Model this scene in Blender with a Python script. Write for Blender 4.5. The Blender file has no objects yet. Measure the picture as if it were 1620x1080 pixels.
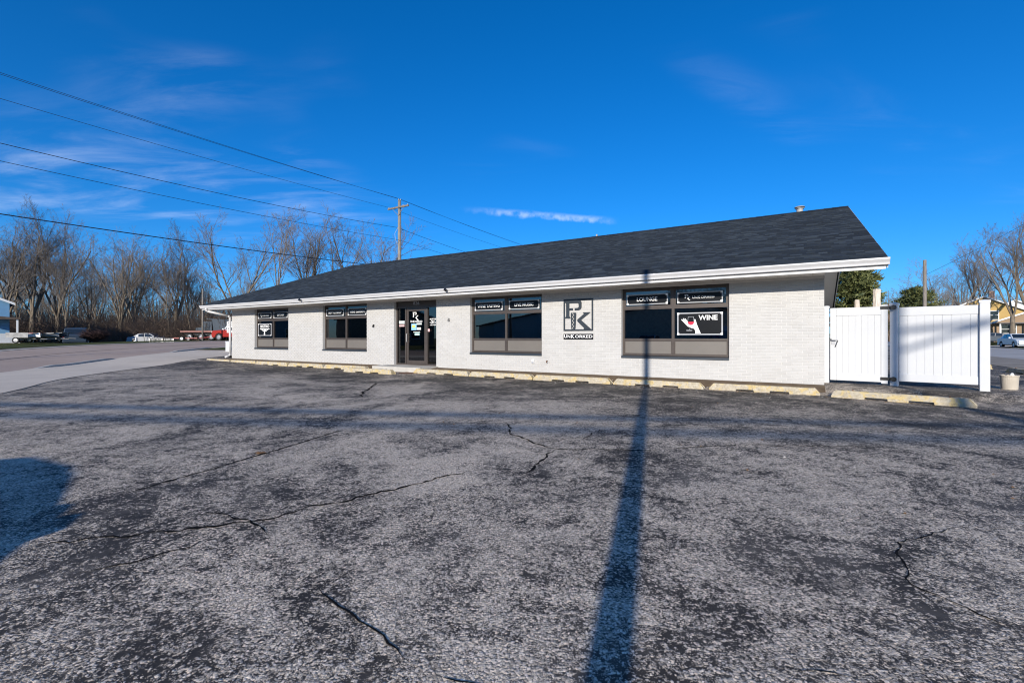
import bpy, bmesh, math, random
from mathutils import Vector, Matrix
random.seed(7)
R = math.radians
sc = bpy.context.scene
C = sc.collection

# ------------------------------------------------------------------ camera
FPX = 738.0                         # focal length in pixels of a 1620 px wide frame
cam_d = bpy.data.cameras.new('camera')
cam = bpy.data.objects.new('camera', cam_d); C.objects.link(cam)
cam_d.sensor_width = 36.0; cam_d.lens = FPX / 1620 * 36
cam_d.shift_y = -7.0 / 1620
cam_d.clip_start = 0.05; cam_d.clip_end = 2000
EYE = 1.1
cam.location = (0, 0, EYE); cam.rotation_euler = (R(90), 0, 0)
sc.camera = cam

# ------------------------------------------------------------------ sun + sky
SUN_EL = R(17.0)
SUNDIR = Vector((0.288, 0.9577, 0)).normalized() * math.cos(SUN_EL) - Vector((0, 0, math.sin(SUN_EL)))
sd = bpy.data.lights.new('sun', 'SUN'); sd.energy = 4.7; sd.angle = R(0.45); sd.color = (1.0, 0.925, 0.81)
so = bpy.data.objects.new('sun', sd); C.objects.link(so)
so.rotation_euler = SUNDIR.to_track_quat('-Z', 'Y').to_euler()

w = bpy.data.worlds.new('World'); sc.world = w; w.use_nodes = True
nt = w.node_tree; nt.nodes.clear()
def N(t, tp, **kw):
    n = t.nodes.new(tp)
    for k, v in kw.items(): setattr(n, k, v)
    return n
def setin(n, **kw):
    for k, v in kw.items(): n.inputs[k.replace('_', ' ')].default_value = v
wo = N(nt, 'ShaderNodeOutputWorld'); bg = N(nt, 'ShaderNodeBackground')
sky = N(nt, 'ShaderNodeTexSky', sky_type='NISHITA', sun_disc=False)
sky.sun_elevation = SUN_EL
sky.sun_rotation = math.atan2(-SUNDIR.x, -SUNDIR.y)
sky.altitude = 300; sky.air_density = 0.8; sky.dust_density = 0.4; sky.ozone_density = 6.0
hsv = N(nt, 'ShaderNodeHueSaturation'); hsv.inputs['Saturation'].default_value = 1.13; hsv.inputs['Value'].default_value = 1.0
tint = N(nt, 'ShaderNodeMix', data_type='RGBA', blend_type='MULTIPLY'); tint.inputs[0].default_value = 1.0; tint.inputs[7].default_value = (0.80, 0.95, 1.04, 1)   # camera white balance
nt.links.new(sky.outputs[0], tint.inputs[6]); nt.links.new(tint.outputs[2], hsv.inputs['Color'])
tc = N(nt, 'ShaderNodeTexCoord'); sep = N(nt, 'ShaderNodeSeparateXYZ'); nt.links.new(tc.outputs['Generated'], sep.inputs[0])
def wm(op, a, b=None, clamp=False):
    n = N(nt, 'ShaderNodeMath', operation=op, use_clamp=clamp)
    for i, v in enumerate((a, b)):
        if v is None: continue
        if isinstance(v, (int, float)): n.inputs[i].default_value = v
        else: nt.links.new(v, n.inputs[i])
    return n.outputs[0]
zz = wm('ADD', wm('MAXIMUM', sep.outputs[2], 0.0), 0.12)
cmb = N(nt, 'ShaderNodeCombineXYZ')
nt.links.new(wm('DIVIDE', sep.outputs[0], zz), cmb.inputs[0]); nt.links.new(wm('DIVIDE', sep.outputs[1], zz), cmb.inputs[1])
def cirrus(rot, scl, loc, nscale, lo, hi, det=9):
    mp = N(nt, 'ShaderNodeMapping'); mp.inputs['Rotation'].default_value = (0, 0, rot); mp.inputs['Scale'].default_value = scl; mp.inputs['Location'].default_value = loc
    nt.links.new(cmb.outputs[0], mp.inputs[0])
    no = N(nt, 'ShaderNodeTexNoise'); no.inputs['Scale'].default_value = nscale; no.inputs['Detail'].default_value = det; no.inputs['Roughness'].default_value = 0.62; no.inputs['Distortion'].default_value = 0.5
    nt.links.new(mp.outputs[0], no.inputs['Vector'])
    mr = N(nt, 'ShaderNodeMapRange', interpolation_type='SMOOTHSTEP'); mr.inputs['From Min'].default_value = lo; mr.inputs['From Max'].default_value = hi
    nt.links.new(no.outputs['Fac'], mr.inputs['Value'])
    return mr.outputs[0]
CL_ROT = R(20)
streak = cirrus(CL_ROT, (0.9, 2.6, 1), (-6.5902, -1.3157, 0), 1.5, 0.40, 0.86)
mask = cirrus(R(35), (1, 1, 1), (6.3380, -0.8746, 0), 0.42, 0.47, 0.68, 3)
ay = wm('DIVIDE', sep.outputs[0], wm('MAXIMUM', sep.outputs[1], 0.05)); ez = wm('DIVIDE', sep.outputs[2], wm('MAXIMUM', sep.outputs[1], 0.05))
nrip = N(nt, 'ShaderNodeTexNoise'); nrip.inputs['Scale'].default_value = 55; nrip.inputs['Detail'].default_value = 6; nt.links.new(tc.outputs['Generated'], nrip.inputs['Vector'])
dl_ = wm('ABSOLUTE', wm('ADD', wm('SUBTRACT', ez, wm('MULTIPLY', ay, -0.075)), wm('SUBTRACT', wm('MULTIPLY', nrip.outputs['Fac'], 0.012), 0.2715)))
def wr(v, a, b, c=0.0, d=1.0):
    n = N(nt, 'ShaderNodeMapRange', interpolation_type='SMOOTHSTEP')
    for i, x in enumerate((a, b, c, d)): n.inputs[i + 1].default_value = x
    nt.links.new(v, n.inputs[0]); return n.outputs[0]
trail = wm('MULTIPLY', wm('MULTIPLY', wr(dl_, 0.0105, 0.001), wr(ay, -0.12, 0.02)), wm('MULTIPLY', wr(ay, 0.235, 0.17), wr(nrip.outputs['Fac'], 0.25, 0.75)))
cf = wm('ADD', wm('MULTIPLY', wm('MULTIPLY', streak, mask), 0.27), wm('MULTIPLY', trail, 0.34), True)
mixw = N(nt, 'ShaderNodeMix', data_type='RGBA'); nt.links.new(cf, mixw.inputs[0]); 
sg_ = N(nt, 'ShaderNodeSeparateColor'); nt.links.new(hsv.outputs[0], sg_.inputs[0])      # film shoulder: bright horizon rolls off
sh_ = N(nt, 'ShaderNodeVectorMath', operation='SCALE'); nt.links.new(hsv.outputs[0], sh_.inputs[0])
nt.links.new(wm('DIVIDE', 1.06, wm('ADD', 1.0, wm('MULTIPLY', sg_.outputs[1], 0.085))), sh_.inputs['Scale'])
nt.links.new(sh_.outputs[0], mixw.inputs[6])
mixw.inputs[7].default_value = (6.5, 7.0, 7.8, 1)
nt.links.new(mixw.outputs[2], bg.inputs[0]); bg.inputs[1].default_value = 0.145
nt.links.new(bg.outputs[0], wo.inputs[0])

sc.view_settings.view_transform = 'Standard'; sc.view_settings.look = 'None'
sc.view_settings.exposure = 0.32; sc.view_settings.gamma = 1.0
sc.view_settings.use_curve_mapping = False
sc.render.engine = 'CYCLES'
sc.cycles.pixel_filter_type = 'BLACKMAN_HARRIS'; sc.cycles.filter_width = 1.1
sc.cycles.max_bounces = 6; sc.cycles.transparent_max_bounces = 12
sc.cycles.use_denoising = True; sc.cycles.denoiser = 'OPENIMAGEDENOISE'; sc.cycles.denoising_input_passes = 'RGB_ALBEDO_NORMAL'; sc.cycles.denoising_prefilter = 'ACCURATE'

# ------------------------------------------------------------------ frames
OX, OY = 7.15, 10.6816
ANG = R(-31.8059)
EX = Vector((math.cos(ANG), math.sin(ANG), 0)); EY = Vector((-math.sin(ANG), math.cos(ANG), 0))
BM = Matrix.Translation((OX, OY, 0)) @ Matrix.Rotation(ANG, 4, 'Z')
def bw(x, y, z=0): return Vector((OX, OY, 0)) + EX * x + EY * y + Vector((0, 0, z))
def loc(X, Y):
    d = Vector((X - OX, Y - OY, 0)); return d.dot(EX), d.dot(EY)
def at(px, Z): return (px - 810) / FPX * Z          # X of a column at a given distance
def ss(a, b, x):
    t = max(0.0, min(1.0, (x - a) / (b - a))); return t * t * (3 - 2 * t)
def lin(a, b, x): return max(0.0, min(1.0, (x - a) / (b - a)))
LOTZ = -0.13
def H(X, Y):
    """height of the ground"""
    lx, ly = loc(X, Y)
    z = LOTZ
    step = 0.13 * ss(-1.0, -0.15, ly) * ss(-27.6, -26.4, lx) * (1 - ss(40, 60, lx))
    left = 0.83 * lin(20, 47, Y) * ss(2, -12, X)
    dip = 0.9 * ss(45, 55, Y) * ss(-35, -40, X)
    right = 0.85 * ss(17.5, 27, lx) * ss(8, 40, ly)
    return z + max(step, left) - dip + right

# ------------------------------------------------------------------ materials
MATS = {}
def newmat(name):
    m = bpy.data.materials.new(name); m.use_nodes = True; MATS[name] = m
    t = m.node_tree; b = t.nodes['Principled BSDF']
    return m, t, b
def val(t, v, sock):
    if hasattr(v, 'is_output') or hasattr(v, 'links'): t.links.new(v, sock)
    else: sock.default_value = v
def mth(t, op, a, b=0.0, clamp=False):
    n = N(t, 'ShaderNodeMath', operation=op, use_clamp=clamp)
    for i, v in enumerate((a, b)):
        if isinstance(v, (int, float)): n.inputs[i].default_value = v
        else: t.links.new(v, n.inputs[i])
    return n.outputs[0]
def mixc(t, f, a, b, blend='MIX'):
    n = N(t, 'ShaderNodeMix', data_type='RGBA', blend_type=blend)
    for i, v in ((0, f), (6, a), (7, b)):
        if isinstance(v, (int, float)): n.inputs[i].default_value = v
        elif isinstance(v, tuple): n.inputs[i].default_value = v if len(v) == 4 else v + (1,)
        else: t.links.new(v, n.inputs[i])
    return n.outputs[2]
def noise(t, scale, det=4, rough=0.55, vec=None, dist=0.0):
    n = N(t, 'ShaderNodeTexNoise'); n.inputs['Scale'].default_value = scale; n.inputs['Detail'].default_value = det
    n.inputs['Roughness'].default_value = rough; n.inputs['Distortion'].default_value = dist
    if vec is None: vec = objco(t)
    t.links.new(vec, n.inputs['Vector'])
    return n.outputs['Fac']
def objco(t):
    for n in t.nodes:
        if n.type == 'TEX_COORD': return n.outputs['Object']
    return N(t, 'ShaderNodeTexCoord').outputs['Object']
def mapr(t, v, a, b, c=0.0, d=1.0, smooth=False):
    n = N(t, 'ShaderNodeMapRange')
    if smooth: n.interpolation_type = 'SMOOTHSTEP'
    for k, x in (('From Min', a), ('From Max', b), ('To Min', c), ('To Max', d)): n.inputs[k].default_value = x
    t.links.new(v, n.inputs['Value']); return n.outputs[0]
def bump(t, b, h, strength, dist):
    n = N(t, 'ShaderNodeBump'); n.inputs['Strength'].default_value = strength; n.inputs['Distance'].default_value = dist
    t.links.new(h, n.inputs['Height']); t.links.new(n.outputs[0], b.inputs['Normal'])
def rnd(t):
    """a random number per object and per loose piece of a joined mesh"""
    oi = N(t, 'ShaderNodeObjectInfo'); ge = N(t, 'ShaderNodeNewGeometry')
    s = mth(t, 'ADD', oi.outputs['Random'], ge.outputs['Random Per Island'])
    return mth(t, 'FRACT', s)
def simple(name, col, rough=0.5, metal=0.0, var=0.0, vscale=3.0, bmp=0.0, bscale=60.0, spec=0.5, dirt=None):
    m, t, b = newmat(name)
    b.inputs['Roughness'].default_value = rough; b.inputs['Metallic'].default_value = metal
    b.inputs['Specular IOR Level'].default_value = spec
    c = col + (1,)
    if var or dirt:
        n1 = noise(t, vscale, 6, 0.6)
        lo = tuple(x * (1 - var) for x in col); hi = tuple(min(1, x * (1 + var)) for x in col)
        c = mixc(t, mapr(t, n1, 0.3, 0.7), lo, hi)
        if dirt:
            c = mixc(t, mapr(t, noise(t, vscale * 2.3, 7, 0.7), 0.52, 0.75, 0, 0.7), c, dirt)
        t.links.new(c, b.inputs['Base Color'])
    else: b.inputs['Base Color'].default_value = c
    if bmp: bump(t, b, noise(t, bscale, 5, 0.6), bmp, 0.01)
    return m

def m_asphalt():
    m, t, b = newmat('asphalt'); co = objco(t)
    wob = N(t, 'ShaderNodeTexNoise'); wob.inputs['Scale'].default_value = 70; wob.inputs['Detail'].default_value = 2; t.links.new(co, wob.inputs['Vector'])
    wv = N(t, 'ShaderNodeVectorMath', operation='MULTIPLY_ADD'); t.links.new(wob.outputs['Color'], wv.inputs[0]); wv.inputs[1].default_value = (0.010, 0.010, 0.010); t.links.new(co, wv.inputs[2])
    def stones(scale):
        v = N(t, 'ShaderNodeTexVoronoi'); v.inputs['Scale'].default_value = scale; t.links.new(wv.outputs[0], v.inputs['Vector'])
        sc_ = N(t, 'ShaderNodeSeparateColor'); t.links.new(v.outputs['Color'], sc_.inputs[0])
        return v.outputs['Distance'], sc_.outputs[0], sc_.outputs[1], sc_.outputs[2]
    d1, a1, b1, c1 = stones(92); d2, a2, b2, c2 = stones(180)
    big = noise(t, 0.27, 6, 0.62, co, 1.3)
    mid = noise(t, 1.3, 8, 0.70, co, 0.9)
    clump = noise(t, 9, 6, 0.70, co, 0.5)
    fine = noise(t, 32, 4, 0.65, co)
    sp = N(t, 'ShaderNodeSeparateXYZ'); t.links.new(co, sp.inputs[0])
    # distance out from the shop front: the seal coat is less worn beside the shop
    ly = mth(t, 'ADD', mth(t, 'MULTIPLY', sp.outputs[0], EY.x), mth(t, 'MULTIPLY', sp.outputs[1], EY.y))
    lyr = mth(t, 'SUBTRACT', ly, OX * EY.x + OY * EY.y)
    seal = mapr(t, mth(t, 'ADD', lyr, mth(t, 'MULTIPLY', mth(t, 'SUBTRACT', mid, 0.5), 5.0)), -6.4, -3.4, 0, 0.42, True)
    def dev(x, k): return mth(t, 'MULTIPLY', mth(t, 'SUBTRACT', x, 0.5), k)
    cov = mth(t, 'ADD', mth(t, 'ADD', dev(big, 2.6), dev(mid, 2.6)), mth(t, 'ADD', dev(clump, 2.1), dev(fine, 2.3)))
    cov = mth(t, 'SUBTRACT', mth(t, 'ADD', cov, 0.58), seal)
    def layer(d, a):
        sh = mapr(t, mth(t, 'SUBTRACT', cov, a), -0.05, 0.10)
        return mth(t, 'MULTIPLY', sh, mapr(t, d, 0.80, 0.45))
    s1 = layer(d1, a1); s2 = layer(d2, a2)
    def tone(r_, h_, lo, hi):
        st = mixc(t, h_, (1.07, 0.95, 0.83, 1), (1.18, 0.96, 0.71, 1)); vm = N(t, 'ShaderNodeVectorMath', operation='SCALE')
        t.links.new(st, vm.inputs[0]); t.links.new(mapr(t, r_, 0, 1, lo, hi), vm.inputs['Scale']); return vm.outputs[0]
    binder = mixc(t, mapr(t, mid, 0.3, 0.7), (0.026, 0.0225, 0.020), (0.064, 0.055, 0.046))
    col = mixc(t, s2, binder, tone(b2, c2, 0.20, 0.62))
    col = mixc(t, s1, col, tone(b1, c1, 0.26, 0.84))
    dust = mapr(t, noise(t, 0.8, 8, 0.72, co, 1.0), 0.47, 0.72, 0, 0.30)
    col = mixc(t, dust, col, (0.42, 0.37, 0.315))
    stain = mapr(t, noise(t, 0.55, 5, 0.6, co, 2.0), 0.63, 0.74, 0, 0.55)      # old oil and tar
    col = mixc(t, stain, col, (0.030, 0.028, 0.030))
    t.links.new(col, b.inputs['Base Color'])
    b.inputs['Roughness'].default_value = 0.8; b.inputs['Specular IOR Level'].default_value = 0.3
    hh = mth(t, 'ADD', mth(t, 'ADD', mth(t, 'MULTIPLY', s1, 0.8), mth(t, 'MULTIPLY', s2, 0.35)), mth(t, 'MULTIPLY', fine, 0.9))
    bump(t, b, hh, 0.75, 0.006)
    return m
def m_brick(name, lo, hi):
    m, t, b = newmat(name); r = rnd(t)
    c = mixc(t, r, lo, hi)
    ge = N(t, 'ShaderNodeNewGeometry')
    n1 = noise(t, 1.3, 6, 0.65, ge.outputs['Position'])
    c = mixc(t, mapr(t, n1, 0.45, 0.8, 0, 0.20), c, (0.30, 0.27, 0.235))
    c = mixc(t, mapr(t, noise(t, 38, 3, 0.6, ge.outputs['Position']), 0.64, 0.74, 0, 0.12), c, (0.20, 0.18, 0.16))
    t.links.new(c, b.inputs['Base Color']); b.inputs['Roughness'].default_value = 0.55; b.inputs['Specular IOR Level'].default_value = 0.3
    bump(t, b, noise(t, 90, 4, 0.6, ge.outputs['Position']), 0.35, 0.006)
    return m
def m_shingle():
    m, t, b = newmat('shingle'); r = rnd(t)
    r2 = mth(t, 'POWER', r, 2.2)
    c = mixc(t, r2, (0.0075, 0.0105, 0.015), (0.048, 0.062, 0.079))
    ge = N(t, 'ShaderNodeNewGeometry')
    c = mixc(t, mapr(t, noise(t, 0.7, 4, 0.6, ge.outputs['Position']), 0.35, 0.75, 0, 0.35), c, (0.022, 0.031, 0.042))
    c = mixc(t, mapr(t, noise(t, 150, 2, 0.5, ge.outputs['Position']), 0.35, 0.7, 0, 0.5), c, (0.042, 0.054, 0.068))
    t.links.new(c, b.inputs['Base Color']); b.inputs['Roughness'].default_value = 0.9; b.inputs['Specular IOR Level'].default_value = 0.2
    bump(t, b, noise(t, 180, 3, 0.6, ge.outputs['Position']), 0.4, 0.004)
    return m
def m_glass(name, tint, refl=1.0):
    m = bpy.data.materials.new(name); m.use_nodes = True; t = m.node_tree; t.nodes.clear(); MATS[name] = m
    o = N(t, 'ShaderNodeOutputMaterial'); tr = N(t, 'ShaderNodeBsdfTransparent'); tr.inputs[0].default_value = tint + (1,)
    gl = N(t, 'ShaderNodeBsdfGlossy'); gl.inputs['Roughness'].default_value = 0.012; gl.inputs[0].default_value = (refl, refl, refl, 1)
    fr = N(t, 'ShaderNodeFresnel'); fr.inputs[0].default_value = 1.95
    bp = N(t, 'ShaderNodeBump'); bp.inputs['Strength'].default_value = 0.03; bp.inputs['Distance'].default_value = 0.02
    t.links.new(noise(t, 1.4, 2, 0.5), bp.inputs['Height']); t.links.new(bp.outputs[0], gl.inputs['Normal'])
    mx = N(t, 'ShaderNodeMixShader'); t.links.new(fr.outputs[0], mx.inputs[0]); t.links.new(tr.outputs[0], mx.inputs[1]); t.links.new(gl.outputs[0], mx.inputs[2])
    t.links.new(mx.outputs[0], o.inputs[0]); return m
def m_stop():
    m, t, b = newmat('stop_concrete'); ge = N(t, 'ShaderNodeNewGeometry'); p = ge.outputs['Position']
    base = mixc(t, mapr(t, noise(t, 9, 6, 0.7, p), 0.3, 0.7), (0.33, 0.28, 0.20), (0.52, 0.47, 0.37))
    paint = mapr(t, noise(t, 5.5, 8, 0.72, p, 0.6), 0.50, 0.57)
    c = mixc(t, mth(t, 'MULTIPLY', paint, 0.55), base, (0.56, 0.40, 0.11))
    c = mixc(t, mapr(t, noise(t, 30, 5, 0.7, p), 0.54, 0.66, 0, 0.7), c, (0.17, 0.13, 0.09))
    t.links.new(c, b.inputs['Base Color']); b.inputs['Roughness'].default_value = 0.9
    bump(t, b, noise(t, 55, 5, 0.7, p), 0.6, 0.012)
    return m
def m_concrete(name, a, bb, sc1=0.5):
    m, t, b = newmat(name); co = objco(t)
    c = mixc(t, mapr(t, noise(t, sc1, 7, 0.65, co, 0.4), 0.3, 0.7), a, bb)
    c = mixc(t, mapr(t, noise(t, 70, 3, 0.6, co), 0.3, 0.7, 0, 0.35), c, tuple(x * 0.55 for x in a))
    t.links.new(c, b.inputs['Base Color']); b.inputs['Roughness'].default_value = 0.9; b.inputs['Specular IOR Level'].default_value = 0.25
    bump(t, b, noise(t, 60, 5, 0.7, co), 0.4, 0.01)
    return m
def m_grass():
    m, t, b = newmat('grass'); co = objco(t)
    c = mixc(t, mapr(t, noise(t, 0.6, 7, 0.7, co), 0.35, 0.65), (0.045, 0.075, 0.018), (0.13, 0.12, 0.055))
    c = mixc(t, mapr(t, noise(t, 14, 5, 0.7, co), 0.35, 0.7, 0, 0.7), c, (0.028, 0.045, 0.012))
    t.links.new(c, b.inputs['Base Color']); b.inputs['Roughness'].default_value = 0.95; b.inputs['Specular IOR Level'].default_value = 0.1
    bump(t, b, noise(t, 20, 6, 0.7, co), 1.0, 0.08)
    return m
def m_bark(name, a, bb, scl=4):
    m, t, b = newmat(name); co = objco(t)
    mp = N(t, 'ShaderNodeMapping'); mp.inputs['Scale'].default_value = (1, 1, 0.25); t.links.new(co, mp.inputs[0])
    c = mixc(t, mapr(t, noise(t, scl, 6, 0.7, mp.outputs[0]), 0.35, 0.65), a, bb)
    oi = N(t, 'ShaderNodeObjectInfo')
    c = mixc(t, mth(t, 'MULTIPLY', oi.outputs['Random'], 0.4), c, tuple(x * 0.6 for x in a))
    t.links.new(c, b.inputs['Base Color']); b.inputs['Roughness'].default_value = 0.9; b.inputs['Specular IOR Level'].default_value = 0.2
    bump(t, b, noise(t, scl * 3, 5, 0.7, mp.outputs[0]), 0.7, 0.05)
    return m
def m_foliage(name, a, bb):
    m, t, b = newmat(name)
    c = mixc(t, rnd(t), a, bb)
    t.links.new(c, b.inputs['Base Color']); b.inputs['Roughness'].default_value = 0.6; b.inputs['Specular IOR Level'].default_value = 0.3
    return m

ASPH = m_asphalt()
CONC = m_concrete('apron_concrete', (0.56, 0.485, 0.40), (0.70, 0.61, 0.505))
KERB = m_concrete('kerb_concrete', (0.42, 0.40, 0.36), (0.58, 0.56, 0.52), 2)
ROADM = m_concrete('road_surface', (0.36, 0.275, 0.225), (0.48, 0.375, 0.31), 0.25)
STREETM = m_concrete('street_surface', (0.36, 0.345, 0.33), (0.46, 0.44, 0.42), 0.25)
GRAVEL = m_concrete('gravel', (0.22, 0.19, 0.155), (0.36, 0.32, 0.27), 0.9)
DIRT = m_concrete('dirt', (0.11, 0.075, 0.045), (0.22, 0.16, 0.10), 3)
GRASS = m_grass()
BRICK = m_brick('painted_brick', (0.43, 0.424, 0.417), (0.47, 0.464, 0.457))
MORTAR = m_brick('painted_mortar', (0.535, 0.53, 0.525), (0.535, 0.53, 0.525))
SHING = m_shingle()
WHITE = simple('white_metal', (0.53, 0.53, 0.54), 0.32, var=0.05, vscale=1.2)
SOFF = simple('soffit_white', (0.66, 0.63, 0.58), 0.6, var=0.06)
VINYL = simple('white_vinyl', (0.55, 0.56, 0.58), 0.30, var=0.06, vscale=1.1)
BRONZE = simple('bronze_frame', (0.085, 0.070, 0.062), 0.36, 0.3, var=0.12, vscale=5)
PANEL = simple('taupe_panel', (0.150, 0.136, 0.122), 0.42, var=0.06, vscale=1.5)
SILL = simple('dark_sill', (0.035, 0.045, 0.058), 0.4)
GLASS = m_glass('window_glass', (0.16, 0.18, 0.19))
AUTOGLASS = simple('car_glass', (0.012, 0.016, 0.02), 0.05, spec=0.8)
BLACK = simple('sign_black', (0.006, 0.007, 0.009), 0.35, spec=0.2)
LOGO = simple('logo_charcoal', (0.022, 0.030, 0.040), 0.45)
SIGNW = simple('sign_white', (0.82, 0.82, 0.82), 0.45)
SILVER = simple('sign_frame_silver', (0.40, 0.41, 0.44), 0.35, 0.0, var=0.05)
WINERED = simple('wine_red', (0.70, 0.01, 0.05), 0.4)
HARDW = simple('black_hardware', (0.012, 0.012, 0.013), 0.4)
STEEL = simple('galvanised', (0.42, 0.42, 0.42), 0.4, 0.8, var=0.15)
RUST = simple('rusty_iron', (0.13, 0.060, 0.030), 0.8, var=0.3, vscale=12, bmp=0.5)
STOPM = m_stop()
SEALANT = simple('crack_filler', (0.012, 0.011, 0.011), 0.95, var=0.3, vscale=20, spec=0.05)
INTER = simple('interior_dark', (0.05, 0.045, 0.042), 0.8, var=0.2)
POLEW = m_bark('weathered_pole', (0.17, 0.15, 0.13), (0.30, 0.27, 0.24), 8)
WIREM = simple('wire', (0.012, 0.012, 0.012), 0.5)
BARK = m_bark('bark', (0.11, 0.09, 0.068), (0.25, 0.205, 0.155))
TWIG = m_bark('twig', (0.135, 0.118, 0.106), (0.225, 0.198, 0.176))
BRUSH = m_bark('brush_stems', (0.11, 0.075, 0.055), (0.20, 0.145, 0.105))
NEEDLE = m_foliage('needles', (0.022, 0.038, 0.014), (0.17, 0.18, 0.065))
TYRE = simple('tyre', (0.015, 0.015, 0.016), 0.8)
RIM = simple('rim', (0.5, 0.5, 0.52), 0.3, 0.7)
PLANT = simple('planter_concrete', (0.45, 0.40, 0.33), 0.85, var=0.12, vscale=6, bmp=0.3)
RAWWOOD = m_bark('raw_wood', (0.62, 0.52, 0.42), (0.80, 0.73, 0.66), 6)
LEAFM = simple('dead_leaf', (0.22, 0.12, 0.05), 0.8)

# ------------------------------------------------------------------ mesh builder
class MB:
    def __init__(s): s.v = []; s.f = []; s.m = []
    def add(s, vs, fs, mi=0):
        o = len(s.v); s.v += [tuple(p) for p in vs]
        for f in fs: s.f.append(tuple(o + i for i in f)); s.m.append(mi)
        return s
    def box(s, x0, x1, y0, y1, z0, z1, mi=0):
        return s.add([(x0, y0, z0), (x1, y0, z0), (x1, y1, z0), (x0, y1, z0), (x0, y0, z1), (x1, y0, z1), (x1, y1, z1), (x0, y1, z1)],
                     [(0, 3, 2, 1), (4, 5, 6, 7), (0, 1, 5, 4), (1, 2, 6, 5), (2, 3, 7, 6), (3, 0, 4, 7)], mi)
    def prism(s, pts, a0, a1, ax='x', mi=0):
        """2-D outline pushed along an axis; pts are (y,z) for x, (x,z) for y, (x,y) for z"""
        def P(p, a):
            return (a, p[0], p[1]) if ax == 'x' else (p[0], a, p[1]) if ax == 'y' else (p[0], p[1], a)
        n = len(pts); vs = [P(p, a0) for p in pts] + [P(p, a1) for p in pts]
        fs = [tuple(range(n - 1, -1, -1)), tuple(range(n, 2 * n))] + [(i, (i + 1) % n, n + (i + 1) % n, n + i) for i in range(n)]
        return s.add(vs, fs, mi)
    def tube(s, p0, p1, r0, r1, n=6, cap=True):
        p0 = Vector(p0); p1 = Vector(p1); d = (p1 - p0)
        if d.length < 1e-6: return s
        d.normalize(); u = d.orthogonal().normalized(); v = d.cross(u)
        ring = [(math.cos(2 * math.pi * i / n), math.sin(2 * math.pi * i / n)) for i in range(n)]
        vs = [p0 + (u * c + v * q) * r0 for c, q in ring] + [p1 + (u * c + v * q) * r1 for c, q in ring]
        fs = [(i, (i + 1) % n, n + (i + 1) % n, n + i) for i in range(n)]
        if cap: fs += [tuple(range(n - 1, -1, -1)), tuple(range(n, 2 * n))]
        return s.add(vs, fs)
    def path(s, pts, r, n=8):
        for a, b in zip(pts, pts[1:]): s.tube(a, b, r, r, n)
        return s
    def lathe(s, prof, n=20, c=(0, 0)):
        vs = []; k = len(prof)
        for i in range(n):
            a = 2 * math.pi * i / n
            vs += [(c[0] + r * math.cos(a), c[1] + r * math.sin(a), z) for r, z in prof]
        fs = [(i * k + j, ((i + 1) % n) * k + j, ((i + 1) % n) * k + j + 1, i * k + j + 1) for i in range(n) for j in range(k - 1)]
        return s.add(vs, fs)
    def mesh(s, name, mats, smooth=False):
        me = bpy.data.meshes.new(name); me.from_pydata(s.v, [], s.f)
        for m in (mats if isinstance(mats, (list, tuple)) else [mats]): me.materials.append(m)
        if any(s.m): me.polygons.foreach_set('material_index', s.m)
        if smooth: me.polygons.foreach_set('use_smooth', [True] * len(s.f))
        me.update(); return me
    def build(s, name, mats, parent=None, smooth=False, bev=0.0, recalc=False):
        me = s.mesh(name, mats, smooth)
        if recalc:
            bm = bmesh.new(); bm.from_mesh(me); bmesh.ops.recalc_face_normals(bm, faces=bm.faces); bm.to_mesh(me); bm.free()
        o = bpy.data.objects.new(name, me); C.objects.link(o); o.parent = parent
        if bev:
            md = o.modifiers.new('bevel', 'BEVEL'); md.width = bev; md.segments = 2; md.limit_method = 'ANGLE'
        return o
def box(name, mat, parent, x0, x1, y0, y1, z0, z1, bev=0.0):
    return MB().box(x0, x1, y0, y1, z0, z1).build(name, mat, parent, bev=bev)
def tag(o, label=None, cat=None, group=None, kind=None):
    if label: o['label'] = label
    if cat: o['category'] = cat
    if group: o['group'] = group
    if kind: o['kind'] = kind
    return o
def thing(name, label, cat, loc_=(0, 0, 0), rz=0.0, group=None):
    o = bpy.data.objects.new(name, None); C.objects.link(o); o.empty_display_size = 0.2
    o.location = loc_; o.rotation_euler = (0, 0, rz)
    return tag(o, label, cat, group)
def copy_tree(root, loc_, rz, label=None, scale=None):
    r = root.copy(); C.objects.link(r); r.location = loc_; r.rotation_euler = (0, 0, rz)
    if scale: r.scale = scale
    if label: r['label'] = label
    for ch in root.children:
        c = ch.copy(); C.objects.link(c); c.parent = r
        for g in ch.children:
            d = g.copy(); C.objects.link(d); d.parent = c
    return r
def shared(name, me, parent, loc_, rot=(0, 0, 0)):
    o = bpy.data.objects.new(name, me); C.objects.link(o); o.parent = parent; o.location = loc_; o.rotation_euler = rot
    return o
def text(name, s, x, z, size, mat, parent, y=0.0, width=None, bold=0.0, align='CENTER', thick=0.003):
    cu = bpy.data.curves.new('txt', 'FONT'); cu.body = s; cu.size = size; cu.align_x = align; cu.align_y = 'CENTER'; cu.offset = bold * size; cu.extrude = thick; cu.resolution_u = 3
    ob = bpy.data.objects.new('txt', cu); C.objects.link(ob)
    dg = bpy.context.evaluated_depsgraph_get(); dg.update()
    me = bpy.data.meshes.new_from_object(ob.evaluated_get(dg)); bpy.data.objects.remove(ob); bpy.data.curves.remove(cu)
    xs = [v.co.x for v in me.vertices]; k = 1.0
    if width: k = width / (max(xs) - min(xs))
    for v in me.vertices: v.co = Vector((x + v.co.x * k, y - v.co.z, z + v.co.y))
    me.materials.clear(); me.materials.append(mat)
    o = bpy.data.objects.new(name, me); C.objects.link(o); o.parent = parent
    return o

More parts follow.
